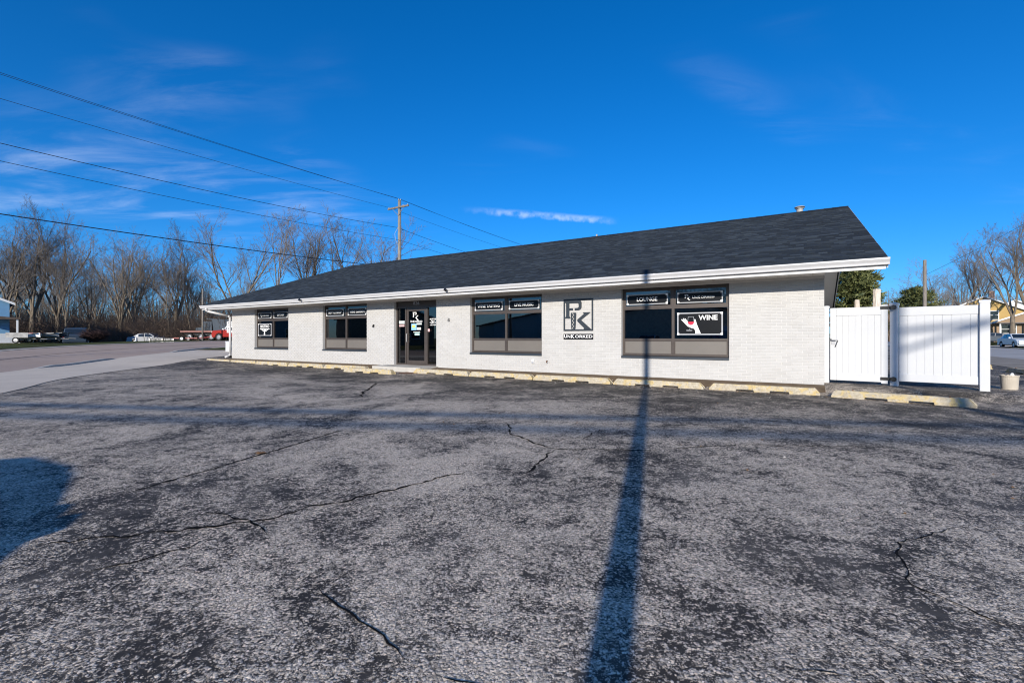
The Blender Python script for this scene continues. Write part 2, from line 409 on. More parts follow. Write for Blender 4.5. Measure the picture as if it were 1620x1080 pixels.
# ================================================================== GROUND
def sheet(name, rows, mat, off, kind='structure'):
    """rows: list of point rows (X,Y); laid on the ground surface"""
    mb = MB(); n = len(rows[0])
    vs = [(p[0], p[1], H(p[0], p[1]) + off) for r in rows for p in r]
    fs = [(i * n + j, i * n + j + 1, (i + 1) * n + j + 1, (i + 1) * n + j) for i in range(len(rows) - 1) for j in range(n - 1)]
    mb.add(vs, fs); o = mb.build(name, mat, smooth=True, recalc=True)
    if o.data.polygons[len(o.data.polygons) // 2].normal.z < 0: o.data.flip_normals()
    return tag(o, kind=kind)
def resample(pts, step):
    out = [Vector(pts[0] + (0,))] ; 
    P = [Vector(p + (0,)) for p in pts]
    # smooth (Catmull-Rom) through the points
    res = []
    for i in range(len(P) - 1):
        p0 = P[max(0, i - 1)]; p1 = P[i]; p2 = P[i + 1]; p3 = P[min(len(P) - 1, i + 2)]
        k = max(2, int((p2 - p1).length / step))
        for j in range(k):
            t = j / k
            res.append(0.5 * ((2 * p1) + (p2 - p0) * t + (2 * p0 - 5 * p1 + 4 * p2 - p3) * t * t + (3 * p1 - p0 - 3 * p2 + p3) * t ** 3))
    res.append(P[-1]); return [(p.x, p.y) for p in res]
def even(pts, n):
    d = [0]
    for a, b in zip(pts, pts[1:]): d.append(d[-1] + math.hypot(b[0] - a[0], b[1] - a[1]))
    out = []; j = 0
    for i in range(n):
        s = d[-1] * i / (n - 1)
        while j < len(d) - 2 and d[j + 1] < s: j += 1
        t = (s - d[j]) / max(1e-9, d[j + 1] - d[j]); a, b = pts[j], pts[j + 1]
        out.append((a[0] + (b[0] - a[0]) * t, a[1] + (b[1] - a[1]) * t))
    return out
def ribbon(name, A, B, mat, off, n=80, k=8, kind='structure'):
    a = even(resample(A, 1.0), n); b = even(resample(B, 1.0), n)
    rows = [[(a[i][0] + (b[i][0] - a[i][0]) * j / k, a[i][1] + (b[i][1] - a[i][1]) * j / k) for j in range(k + 1)] for i in range(n)]
    return sheet(name, rows, mat, off, kind)
def axis_steps(lo, hi, flo, fhi, fine, coarse):
    out = []; x = lo
    while x < hi:
        out.append(x); x += fine if flo <= x < fhi else coarse
    out.append(hi); return out
xs = axis_steps(-400, 400, -90, 90, 2.0, 31); ys = axis_steps(-300, 600, -50, 120, 2.0, 35)
sheet('ground', [[(x, y) for x in xs] for y in ys], GRASS, -0.12)
# parking lot, in the shop's own directions
lx = axis_steps(-30, 8.6, -30, 8.6, 0.7, 1); ly = [-46, -40, -32, -25] + [-20 + i for i in range(18)] + [-2.2 + i * 0.12 for i in range(22)]
sheet('parking_lot', [[tuple(bw(x, y)[:2]) for x in lx] for y in ly], ASPH, 0.0)
lx2 = [-0.5 + i * 0.7 for i in range(14)]; lyy = [0.3 + i for i in range(40)]
sheet('side_yard', [[tuple(bw(x, y)[:2]) for x in lx2] for y in lyy], ASPH, 0.004)
ROAD_N = [(-3, -40), (-7, -16), (-10.5, 0), (-14, 8), (-17.5, 15.9), (-19.4, 20), (-20.6, 25), (-21.4, 30), (-21.7, 36), (-20.6, 43), (-17, 51), (-9, 62)]
ROAD_F = [(-16, -40), (-20, -16), (-24, 0), (-28, 14), (-31.4, 26), (-33.6, 33), (-33.9, 38), (-32.2, 41.5), (-30.4, 44.5), (-27.4, 49), (-23, 57), (-15, 69)]
APRON = [(-1, -40), (-5, -16), (-8, 0), (-9.8, 6), (-11.07, 10.1), (-13.1, 13.5), (-14.4, 17.5), (-15.4, 21.5), (-15.9, 24.6), (-14.6, 31), (-12.6, 38), (-9, 46), (-5, 54)]
ribbon('road', ROAD_N, ROAD_F, ROADM, 0.008, 110, 12)
ribbon('concrete_apron', APRON, [(x, y) for x, y in ROAD_N], CONC, 0.012, 110, 8)
def offset(line, d):
    out = []
    for i, p in enumerate(line):
        a = line[max(0, i - 1)]; b = line[min(len(line) - 1, i + 1)]; t = Vector((b[0] - a[0], b[1] - a[1], 0)).normalized()
        out.append((p[0] - t.y * d, p[1] + t.x * d))
    return out
# far side: pale kerb, grass verge
ribbon('kerb', ROAD_F, offset(ROAD_F, 0.45), KERB, 0.03, 110, 2)
ribbon('gravel_shoulder', offset(ROAD_F, 0.45), offset(ROAD_F, 1.6), GRAVEL, 0.02, 110, 2)
ribbon('grass_verge', offset(ROAD_F, 1.6), offset(ROAD_F, 5.5), GRASS, 0.05, 110, 4)
# kerb islands between apron and road
def kerb_piece(p, q, wd, hgt, name='kerb'):
    pts = even(resample([p, ((p[0] + q[0]) / 2, (p[1] + q[1]) / 2), q], 0.5), 14); mb = MB(); off = offset(pts, -wd)
    vs = []; fs = []
    for i, (a, b) in enumerate(zip(pts, off)):
        e = hgt * min(1, i / 2.0, (13 - i) / 2.0); z = H(*a) + 0.008
        vs += [(a[0], a[1], z), (a[0], a[1], z + 0.005 + e), (b[0], b[1], z + 0.005 + e), (b[0], b[1], z)]
    for i in range(13):
        o = i * 4
        fs += [(o + k, o + k + 1, o + k + 5, o + k + 4) for k in range(3)]
    mb.add(vs, fs); tag(mb.build(name, KERB, recalc=True), kind='structure')
kerb_piece((-18.7, 18.2), (-20.35, 23.8), 0.16, 0.07)
kerb_piece((-21.2, 28.8), (-21.6, 33.5), 0.16, 0.08)
ribbon('grass_patch', [(-21.2, 31.2), (-20.7, 35), (-20.0, 40)], [(-16.4, 31.0), (-16.2, 34), (-15.6, 40)], GRASS, 0.06, 20, 6)
ribbon('pavement', [(-21.2, 33.6), (-20.9, 34.2)], [(-16.0, 33.0), (-15.9, 33.6)], KERB, 0.075, 6, 6)
# the street on the right
st = lambda x: [tuple(bw(x, y)[:2]) for y in (-70, -30, 0, 30, 60, 110, 200)]
ribbon('street', st(8.6), st(16.6), STREETM, 0.012, 90, 6)
ribbon('gravel_shoulder', st(5.9), st(8.7), GRAVEL, 0.016, 90, 4)
ribbon('kerb', st(16.6), st(17.0), KERB, 0.07, 90, 1)
ribbon('driveway', [tuple(bw(17, y)[:2]) for y in (58, 61, 64)], [tuple(bw(40, y)[:2]) for y in (58, 61, 64)], CONC, 0.05, 12, 20)

# painted line remains on the road
mb = MB()
mid = even(resample([((a[0] + b[0]) / 2, (a[1] + b[1]) / 2) for a, b in zip(ROAD_N, ROAD_F)], 1), 260)
for i in range(0, 258):
    a, b = mid[i], mid[i + 1]
    t = Vector((b[0] - a[0], b[1] - a[1], 0)).normalized(); nx, ny = -t.y * 0.06, t.x * 0.06
    mb.add([(a[0] - nx, a[1] - ny, H(*a) + 0.014), (b[0] - nx, b[1] - ny, H(*b) + 0.014), (b[0] + nx, b[1] + ny, H(*b) + 0.014), (a[0] + nx, a[1] + ny, H(*a) + 0.014)], [(0, 1, 2, 3)])
LINEM = simple('worn_yellow_line', (0.10, 0.075, 0.05), 0.8, var=0.5, vscale=2)
tag(mb.build('road_line', LINEM), kind='structure')

# cracks in the lot
def crack(pts, wd, jit=0.02, seed=0):
    rg = random.Random(seed); P = even(pts, max(8, int(sum(math.hypot(b[0] - a[0], b[1] - a[1]) for a, b in zip(pts, pts[1:])) / 0.05)))
    mb = MB(); vs = []; n = len(P); off = 0
    for i, p in enumerate(P):
        a = P[max(0, i - 1)]; b = P[min(n - 1, i + 1)]; t = Vector((b[0] - a[0], b[1] - a[1], 0)).normalized()
        off = off * 0.7 + rg.uniform(-jit, jit); e = min(1, i / 4, (n - 1 - i) / 4); ww = wd * (0.25 + rg.random()) * max(0.1, e)
        cx, cy = p[0] - t.y * off, p[1] + t.x * off
        vs += [(cx - t.y * ww, cy + t.x * ww, H(cx, cy) + 0.003), (cx + t.y * ww, cy - t.x * ww, H(cx, cy) + 0.003)]
    mb.add(vs, [(2 * i, 2 * i + 1, 2 * i + 3, 2 * i + 2) for i in range(n - 1)])
    o = mb.build('crack', SEALANT, bpy.data.objects['parking_lot'], recalc=True)
    if o.data.polygons[3].normal.z < 0: o.data.flip_normals()
crack([(-3.05, 3.63), (-2.63, 4.85), (-2.21, 6.26)], 0.018, 0.010, 1)
crack([(-0.09, 6.72), (0.0, 5.9), (0.25, 5.4), (0.48, 5.07), (1.67, 5.13)], 0.015, 0.025, 2)
crack([(0.48, 5.07), (0.25, 4.6), (0.11, 4.18)], 0.016, 0.025, 3)
crack([(-2.21, 3.33), (-1.76, 3.12), (-1.49, 2.86)], 0.010, 0.02, 4)
crack([(-2.8, 2.75), (-1.76, 3.10), (-0.89, 3.86), (-0.4, 4.3)], 0.014, 0.03, 5)
crack([(-0.99, 2.32), (-0.64, 2.01), (-0.34, 1.72)], 0.006, 0.012, 6)
crack([(-3.59, 12.61), (-3.4, 11.0), (-3.11, 9.56)], 0.035, 0.03, 7)
crack([(1.0, 1.75), (1.25, 1.69)], 0.006, 0.01, 8)
crack([(0.25, 5.4), (0.9, 5.75), (1.3, 6.3)], 0.008, 0.03, 11)
crack([(-0.34, 1.72), (0.0, 1.62)], 0.005, 0.01, 12)
crack([(-1.76, 3.10), (-1.9, 2.7), (-2.3, 2.4)], 0.007, 0.02, 13)
crack([(-2.4, 5.7), (-1.2, 6.6), (0.0, 6.72)], 0.009, 0.03, 14)
crack([(2.2, 1.9), (2.0, 2.3), (2.3, 2.8), (2.9, 3.0)], 0.006, 0.02, 15)
crack([(1.67, 5.13), (2.6, 5.35), (4.2, 5.2)], 0.012, 0.03, 9)
# iron drain cover by the door
dr = thing('drain_cover', 'rusty round iron drain cover set in asphalt near the shop door', 'drain cover', (-3.5, 15.95, H(-3.5, 15.95) + 0.004))
MB().lathe([(0.0, 0.006), (0.26, 0.006), (0.28, 0.004), (0.28, 0.0)], 28).build('lid', RUST, dr)
MB().lathe([(0.29, 0.0), (0.29, 0.010), (0.36, 0.010), (0.38, 0.0)], 28).build('rim', RUST, dr)
mb = MB()
for i in range(5): mb.add([(random.uniform(-.05, .05), random.uniform(-.02, .02), 0.004 + .004 * i), (random.uniform(.0, .09), random.uniform(-.03, .03), 0.02), (random.uniform(.03, .1), random.uniform(0, .05), 0.012), (random.uniform(-.04, .02), random.uniform(.01, .05), 0.018)], [(0, 1, 2, 3)])
lf = tag(mb.build('dead_leaf', LEAFM), 'small curled brown dead leaf lying beside the long crack', 'leaf'); lf.location = (-2.66, 4.91, LOTZ)

# ================================================================== THE SHOP
XL, XR = -25.42, 0.0
WT = 2.52                              # top of the walls
ROOFL, ROOFR = -26.48, 1.015
EAVE_Y, RIDGE_Y, RIDGE_Z = -1.02, 8.16, 5.89
EAVE_Z = 2.72
BACK_Y = 2 * RIDGE_Y - EAVE_Y
WALLB = 16.3
shop = thing('shop_building', 'long low white painted brick shop with dark shingle roof', 'building', (OX, OY, 0), ANG)
WX = [(-23.32, -20.54), (-18.05, -15.27), (-10.10, -7.32), (-4.77, -1.99)]
DX = (-13.75, -11.62)
WZ0, WZ1 = 0.52, 2.46
DZ1 = 2.49
# --- wall core (mortar face) with openings
mb = MB(); T = 0.24
def seg(x0, x1, z0, z1): mb.box(x0, x1, 0.0, T, z0, z1)
cuts = sorted([(a, b, WZ0, WZ1) for a, b in WX] + [(DX[0], DX[1], 0.0, DZ1)])
x = XL
for a, b, z0, z1 in cuts:
    seg(x, a, -0.4, WT); seg(a, b, -0.4, z0); seg(a, b, z1, WT); x = b
seg(x, XR, -0.4, WT)
wall = mb.build('wall', MORTAR, shop)
mb = MB()
mb.box(XR - T, XR, T, WALLB, -0.4, WT).box(XL, XL + T, T, WALLB, -0.4, WT).box(XL + T, XR - T, WALLB - T, WALLB, -0.4, WT)
mb.build('wall', BRICK, shop)
for x0 in (XL, XR - 0.1):
    MB().prism([(0.02, WT), (WALLB, WT), (RIDGE_Y, RIDGE_Z - 0.38)], x0, x0 + 0.1, 'x').build('gable', SOFF, shop)
# --- bricks
COURSE, BL, JT = 0.0726, 0.2135, 0.010
rg = random.Random(3)
bricks = []
opens = [(a, b, WZ0 - 0.0, WZ1) for a, b in WX] + [(DX[0], DX[1], -1, DZ1)]
nrow = int((WT + 0.0) / COURSE)
for r in range(-1, nrow):
    z0 = r * COURSE; z1 = z0 + COURSE - JT
    if z1 > WT: break
    x = XR - (0.5 * BL if r % 2 else 0.0) - JT
    first = True
    cells = []
    xr = XR
    if r % 2: cells.append((XR - 0.5 * BL + JT, XR + 0.0)); xr = XR - 0.5 * BL
    while xr > XL + 0.02:
        xl = max(XL, xr - BL); cells.append((xl + (JT if xl > XL else 0), xr)); xr -= BL
    for a, b in cells:
        parts = [(a, b)]
        for o0, o1, p0, p1 in opens:
            if z1 <= p0 + 0.01 or z0 >= p1 - 0.01: continue
            nx = []
            for s0, s1 in parts:
                if s1 <= o0 or s0 >= o1: nx.append((s0, s1)); continue
                if s0 < o0 - 0.02: nx.append((s0, o0))
                if s1 > o1 + 0.02: nx.append((o1, s1))
            parts = nx
        for s0, s1 in parts:
            zz0, zz1 = z0, z1
            for o0, o1, p0, p1 in opens:
                if s1 > o0 + 0.001 and s0 < o1 - 0.001:
                    if z0 < p0 < z1: zz1 = p0
                    if z0 < p1 < z1: zz0 = p1
            if zz1 - zz0 > 0.008 and s1 - s0 > 0.015: bricks.append((s0, s1, zz0, zz1))
def depth(bx): return bw((bx[0] + bx[1]) / 2, 0).y
full = [q for q in bricks if abs((q[1] - q[0]) - (BL - JT)) < 0.002 and abs(q[3] - q[2] - (COURSE - JT)) < 0.001]
full.sort(key=depth); near = set(full[:300])
def brick_geo(mb, x0, x1, z0, z1, d):
    c = 0.004
    mb.add([(x0, 0.004, z0), (x1, 0.004, z0), (x1, 0.004, z1), (x0, 0.004, z1), (x0 + c, -d, z0 + c), (x1 - c, -d, z0 + c), (x1 - c, -d, z1 - c), (x0 + c, -d, z1 - c)],
           [(4, 5, 6, 7), (0, 1, 5, 4), (1, 2, 6, 5), (2, 3, 7, 6), (3, 0, 4, 7)])
bm_ = MB(); brick_geo(bm_, 0, BL - JT, 0, COURSE - JT, 0.011); brick_me = bm_.mesh('brick', BRICK)
rest = MB()
for q in bricks:
    if q in near: shared('brick', brick_me, wall, (q[0], rg.uniform(-0.0015, 0.0015), q[2]), (0, 0, rg.uniform(-0.003, 0.003)))
    else: brick_geo(rest, q[0], q[1], q[2], q[3], 0.011 + rg.uniform(-0.0015, 0.0015))
tag(rest.build('brickwork', BRICK, wall), kind='stuff')
# reveals of the openings are brick too: end faces of the wall core. frieze board on top
box('frieze_board', SOFF, shop, XL - 0.01, XR + 0.01, -0.03, -0.012, WT - 0.075, WT + 0.0)
# --- interior
mb = MB()
mb.box(XL + T + .01, XR - T - .01, 5.0, 5.1, 0, WT).box(XL + T + .01, XR - T - .01, T + .01, 5.0, -0.06, 0.0).box(XL + T + .01, XR - T - .01, T + .01, 5.0, WT - .03, WT)
mb.build('interior_shell', INTER, shop)
INT2 = simple('interior_teal', (0.05, 0.10, 0.11), 0.7, var=0.3, vscale=1)
for i, (x0, x1, y0, z1) in enumerate([(-22.6, -21.2, 3.2, 1.2), (-17.8, -16.8, 1.0, 1.7), (-16.4, -15.7, 1.8, 1.35), (-9.8, -9.2, 1.8, 1.3), (-8.9, -8.4, 1.4, 1.5), (-8.2, -7.4, 2.4, 1.2), (-4.5, -3.8, 2.2, 1.3), (-3.3, -2.3, 1.9, 1.2)]):
    mb = MB(); mb.box(x0, x1, y0, y0 + 0.5, 0, z1).box(x0 - .04, x1 + .04, y0 - .04, y0 + .54, z1, z1 + .04)
    mb.box(x0 + .05, x1 - .05, y0 - .03, y0, .15, z1 - .2)
    mb.build('counter', INT2, shop)
# --- roof
s_len = math.hypot(RIDGE_Y - EAVE_Y, RIDGE_Z - EAVE_Z); s_ang = math.atan2(RIDGE_Z - EAVE_Z, RIDGE_Y - EAVE_Y)
th = 0.13
roof = MB().prism([(EAVE_Y, EAVE_Z - 0.02), (RIDGE_Y, RIDGE_Z - 0.02), (BACK_Y, EAVE_Z - 0.02), (BACK_Y, EAVE_Z - th), (RIDGE_Y, RIDGE_Z - th - 0.02), (EAVE_Y, EAVE_Z - th + .07)], ROOFL, ROOFR, 'x').build('roof', SHING, shop)
EXPO = 0.145
nr = int(s_len / EXPO)
cs, sn = math.cos(s_ang), math.sin(s_ang)
def RP(u, v, n):                      # point on the front slope: along eave, up slope, off surface
    return (u, EAVE_Y + v * cs - n * sn, EAVE_Z - 0.02 + v * sn + n * cs)
def shingle_geo(mb, u0, u1, v0, n1, f=RP):
    v1 = v0 + EXPO + 0.02
    mb.add([f(u0, v0, n1), f(u1, v0, n1), f(u1, v1, 0.003), f(u0, v1, 0.003), f(u0, v0, 0.0), f(u1, v0, 0.0)], [(0, 1, 2, 3), (4, 5, 1, 0), (4, 0, 3), (5, 2, 1)])
sh_w = [0.17, 0.24, 0.31, 0.38]
sh_me = []
for wd in sh_w:
    for n1 in (0.009, 0.015):
        m_ = MB(); shingle_geo(m_, 0, wd, 0, n1, lambda u, v, n: (u, v, n)); sh_me.append(m_.mesh('shingle', SHING))
rest = MB(); cnt = 0
rows_ = []
for r in range(nr):
    u = ROOFR - rg.uniform(0, 0.3); prev = ROOFR
    cells = []
    while prev > ROOFL + 0.02:
        k = rg.randrange(4); u0 = prev - sh_w[k]; cells.append((max(ROOFL, u0), prev, k, rg.random() < 0.5, u0 >= ROOFL)); prev = u0
    rows_.append(cells)
allc = []
for r, cells in enumerate(rows_):
    for c in cells:
        P = bw((c[0] + c[1]) / 2, EAVE_Y + r * EXPO * cs)
        allc.append((P.y, r, c))
allc.sort(key=lambda q: q[0])
for i, (d, r, c) in enumerate(allc):
    n1 = 0.015 if c[3] else 0.009
    if cnt < 300 and c[4]:
        cnt += 1
        shared('shingle', sh_me[c[2] * 2 + (1 if c[3] else 0)], roof, RP(c[0], r * EXPO, 0), (s_ang, 0, 0))
    else: shingle_geo(rest, c[0], c[1], r * EXPO, n1)
tag(rest.build('shingle_courses', SHING, roof), kind='stuff')
# ridge caps
capm = MB().prism([(-0.15, -0.05), (0, 0.012), (0.15, -0.05), (0.15, -0.058), (0, 0.0), (-0.15, -0.058)], 0, 0.27, 'x').mesh('ridge_cap', SHING)
xx = ROOFL
while xx < ROOFR - 0.05:
    shared('ridge_cap', capm, roof, (min(xx, ROOFR - 0.27), RIDGE_Y, RIDGE_Z + 0.005), (0, 0.02, 0)); xx += 0.25
# rake boards and soffits
for x0, x1 in ((ROOFL - 0.02, ROOFL + 0.005), (ROOFR - 0.005, ROOFR + 0.02)):
    MB().prism([(EAVE_Y + .03, EAVE_Z - 0.035), (RIDGE_Y, RIDGE_Z - 0.035), (BACK_Y, EAVE_Z - 0.035), (BACK_Y, EAVE_Z - .24), (RIDGE_Y, RIDGE_Z - .24), (EAVE_Y + .10, EAVE_Z - .23)], x0, x1, 'x').build('rake_board', WHITE, shop)
rs_me = MB().box(-0.9, 0, 0.004, 0.146, -0.006, 0.006).mesh('soffit_panel', SOFF)
for sgn, xx in ((1, ROOFR - 0.06), (1, XL - 0.06)):
    v = 0.3
    while v < s_len - 0.1:
        shared('soffit_panel', rs_me, roof, (xx, BACK_Y - v * cs, EAVE_Z - th - 0.03 + v * sn), (math.pi - s_ang, 0, 0)); v += 0.15
# front soffit with panels
sof = box('soffit', SOFF, shop, ROOFL + .03, XR, -0.90, -0.012, 2.512, 2.522)
sp_me = MB().box(0.003, 0.227, -0.885, -0.02, 2.500, 2.512).mesh('soffit_panel', SOFF)
xx = XR - 0.23
while xx > ROOFL + .03: shared('soffit_panel', sp_me, sof, (xx, 0, 0)); xx -= 0.23
# fascia and gutter
MB().prism([(-0.90, 2.47), (-0.935, 2.47), (-0.935, 2.52), (-0.925, 2.53), (-0.925, 2.68), (-0.90, 2.68)], ROOFL + .02, ROOFR - 0.02, 'x').build('fascia', WHITE, shop)
gp = [(-0.937, 2.665), (-0.937, 2.545), (-1.005, 2.545), (-1.015, 2.552), (-1.022, 2.592), (-1.048, 2.632), (-1.062, 2.650), (-1.062, 2.682), (-1.048, 2.686), (-1.048, 2.660), (-1.010, 2.600), (-1.000, 2.56), (-0.945, 2.56), (-0.945, 2.665)]
gut = MB().prism(gp, ROOFL - .03, ROOFR + .03, 'x').build('gutter', WHITE, shop)
for x0 in (ROOFL - .034, ROOFR + .03):
    MB().prism([(-0.937, 2.668), (-0.937, 2.543), (-1.005, 2.543), (-1.024, 2.592), (-1.064, 2.650), (-1.064, 2.684)], x0, x0 + .004, 'x').build('end_cap', WHITE, gut)
for x0 in (-22.0, -16.0, -9.8, -3.6):
    MB().prism([(p[0] - .002 if p[0] < -1 else p[0], p[1]) for p in [(-0.95, 2.543), (-1.006, 2.542), (-1.017, 2.550), (-1.025, 2.592), (-1.051, 2.632), (-1.065, 2.650), (-1.065, 2.688), (-1.04, 2.688)]], x0, x0 + .05, 'x').build('seam_band', WHITE, gut)
# downspout
dz = -25.52
ds = MB()
P = [(-25.95, -0.985, 2.55), (-25.95, -0.985, 2.45), (-25.93, -0.93, 2.40), (-25.50, -0.15, 2.19), (-25.48, -0.07, 2.12), (-25.48, -0.06, 0.22), (-25.50, -0.10, 0.14), (-25.56, -0.28, 0.06)]
for a, b in zip(P, P[1:]): ds.tube(a, b, 0.055, 0.055, 8)
for p in P[1:-1]: ds.lathe([(0.001, p[2] - .055), (0.04, p[2] - .038), (0.055, p[2]), (0.04, p[2] + .038), (0.001, p[2] + .055)], 8, (p[0], p[1]))
dsp = ds.build('downspout', WHITE, shop, smooth=True)
for z in (1.7, 0.6): box('strap', WHITE, dsp, -25.55, -25.41, -0.118, -0.0, z, z + .03)
VENTM = simple('dull_vent_metal', (0.34, 0.33, 0.32), 0.6, 0.0, var=.15)
# roof vent
vt = MB().lathe([(0.11, 5.70), (0.11, 6.04), (0.15, 6.05), (0.15, 6.07), (0.11, 6.08)], 20, (-0.50, 8.35)).build('roof_vent', VENTM, roof, smooth=False)
MB().lathe([(0.18, 6.095), (0.18, 6.115), (0.13, 6.14), (0.0, 6.15)], 20, (-0.50, 8.35)).build('vent_cap', VENTM, vt)
mb = MB().box(-.505, -.495, 8.2, 8.5, 6.06, 6.13).box(-.65, -.35, 8.345, 8.355, 6.06, 6.13); mb.build('vent_post', VENTM, vt)
CHIM = simple('chimney_brick', (0.42, 0.26, 0.19), 0.8, var=0.25, vscale=9)
MB().lathe([(.045, 5.8), (.045, 6.02), (.03, 6.03), (0, 6.03)], 12, (-8.8, 8.35)).build('vent_pipe', VENTM, roof)
# security lamp heads on the gutter
for x0 in (-18.0, -10.25):
    l = MB().lathe([(0.0, 0.0), (0.03, 0.0), (0.045, 0.03), (0.05, 0.09), (0.0, 0.09)], 14).build('security_lamp', HARDW, shop); l.location = (x0, -1.09, 2.60); l.rotation_euler = (R(60), 0, 0)
    box('bracket', STEEL, l, -0.012, 0.012, -0.012, 0.012, -0.06, 0.0)
# small wall fittings
for nm, x0, z0, m_ in (('wall_lamp', -11.02, 1.72, STEEL), ('wall_lamp', -14.85, 1.55, HARDW)):
    f_ = MB().box(x0 - .035, x0 + .035, -0.05, -0.011, z0 - .05, z0 + .05).build(nm, m_, shop, bev=0.01); MB().tube((x0 + .01, -0.05, z0 + .02), (x0 + .01, -0.09, z0 - .05), .022, .03, 10).build('lamp_head', m_, f_)
mb = MB().box(-7.66, -7.57, -0.05, -0.011, 0.27, 0.40).build('outlet_box', SIGNW, shop, bev=.006); MB().box(-7.65, -7.58, -0.075, -0.05, 0.28, 0.34).build('outlet_cover', SILVER, mb)
MB().path([(-7.12, -0.0, 0.36), (-7.12, -0.07, 0.36), (-7.10, -0.11, 0.32)], 0.014).build('hose_tap', RUST, shop)
# dirt strip between wall and stops, door step
tag(sheet('dirt_strip', [[tuple(bw(-25.6 + 25.6 * i / 60, y)[:2]) for i in range(61)] for y in (-0.75, -0.5, -0.3, -0.15, 0.02)], DIRT, 0.006))
box('door_step', KERB, shop, DX[0] - 0.15, DX[1] + 0.1, -0.95, 0.2, -0.2, 0.045, bev=0.015)

# --- windows
def make_window(x0, x1):
    wn = bpy.data.objects.new('window', None); C.objects.link(wn); wn.parent = shop; wn.location = (x0, 0.11, 0)
    W = x1 - x0; xm = W * 0.5 + 0.0
    mb = MB(); z0, z1 = WZ0 + 0.07, WZ1
    fw = 0.05
    mb.box(0, fw, 0, .09, z0, z1).box(W - fw, W, 0, .09, z0, z1).box(fw, W - fw, 0.001, .089, z1 - .055, z1).box(fw, W - fw, 0.001, .089, z0, z0 + .045)
    mb.build('frame', BRONZE, wn)
    box('mullion', BRONZE, wn, xm - .035, xm + .035, -0.006, .088, z0 + .045, z1 - .055)
    for a, b in ((fw, xm - .035), (xm + .035, W - fw)):
        for zc, hh in ((1.90, .035), (1.03, .03)): box('transom', BRONZE, wn, a, b, -0.003, .086, zc - hh, zc + hh)
        # hopper sash round the upper pane
        s = MB(); u0, u1 = 1.935, z1 - .055
        s.box(a, a + .035, .012, .06, u0, u1).box(b - .035, b, .012, .06, u0, u1).box(a + .035, b - .035, .013, .059, u0, u0 + .035).box(a + .035, b - .035, .013, .059, u1 - .035, u1)
        s.build('sash', BRONZE, wn)
        box('pane', GLASS, wn, a + .035, b - .035, .032, .038, u0 + .035, u1 - .035)
        box('pane', GLASS, wn, a, b, .040, .046, 1.06, 1.865)
        pn = box('panel', PANEL, wn, a + .02, b - .02, .020, .05, z0 + .06, .985)
        mb = MB(); p0, p1 = z0 + .045, 1.0
        mb.box(a, a + .02, .008, .05, p0, p1).box(b - .02, b, .008, .05, p0, p1).box(a + .02, b - .02, .009, .049, p0, p0 + .015).box(a + .02, b - .02, .009, .049, p1 - .015, p1); mb.build('bead', SILVER if False else BRONZE, pn)
    MB().prism([(-0.145, WZ0 - .005), (-0.145, WZ0 + .05), (.09, WZ0 + .07), (.09, WZ0 - .005)], -0.0, W, 'x').build('sill', SILL, wn)
    return wn
for a, b in WX: make_window(a, b)

# --- entrance
en = bpy.data.objects.new('entrance', None); C.objects.link(en); en.parent = shop; en.location = (DX[0], 0.12, 0)
Wd = DX[1] - DX[0]
mb = MB(); mb.box(0, .05, 0, .1, .045, DZ1).box(Wd - .05, Wd, 0, .1, .045, DZ1).box(.05, Wd - .05, .002, .098, 2.20, 2.245).box(.05, Wd - .05, .002, .098, .045, .10)
mb.box(.47, .53, -.004, .096, .10, 2.20).box(1.53, 1.60, -.004, .096, .10, 2.20); mb.build('frame', BRONZE, en)
hp = box('header_panel', simple('header_brown', (0.06, 0.047, 0.04), 0.45), en, .05, Wd - .05, .02, .08, 2.245, DZ1)
text('house_number', '826', 1.03, 2.365, 0.17, SILVER, hp, y=0.012, width=0.30)
box('side_pane', GLASS, en, .05, .47, .045, .051, .10, 2.20); box('side_pane', GLASS, en, 1.60, Wd - .05, .045, .051, .10, 2.20)
dl = bpy.data.objects.new('door_leaf', None); C.objects.link(dl); dl.parent = en; dl.location = (0.53, 0.015, 0)
mb = MB(); mb.box(0.003, .10, 0, .045, .105, 2.195).box(.90, .997, 0, .045, .105, 2.195).box(.10, .90, .001, .044, 2.08, 2.195).box(.10, .90, .001, .044, .105, .22); mb.build('door_frame', BRONZE, dl)
box('door_glass', GLASS, dl, .10, .90, .02, .026, .22, 2.08)
MB().path([(.05, 0, 1.22), (.05, -.06, 1.22), (.05, -.06, .92), (.05, 0, .92)], .013).build('door_handle', STEEL, dl)
# decals on the glass
yg = 0.0325
def decal(nm, m_, x0, x1, z0, z1, par=en, y=yg): return box(nm, m_, par, x0, x1, y, y + .004, z0, z1)
PALE = simple('sticker_pale', (0.55, 0.60, 0.60), 0.5); BLUEST = simple('sticker_blue', (0.25, 0.50, 0.72), 0.5); YEL = simple('sticker_yellow', (0.75, 0.6, 0.15), 0.5); PINK = simple('sticker_pink', (0.75, 0.45, 0.45), 0.5); GREENST = simple('sticker_green', (0.45, 0.72, 0.66), 0.5)

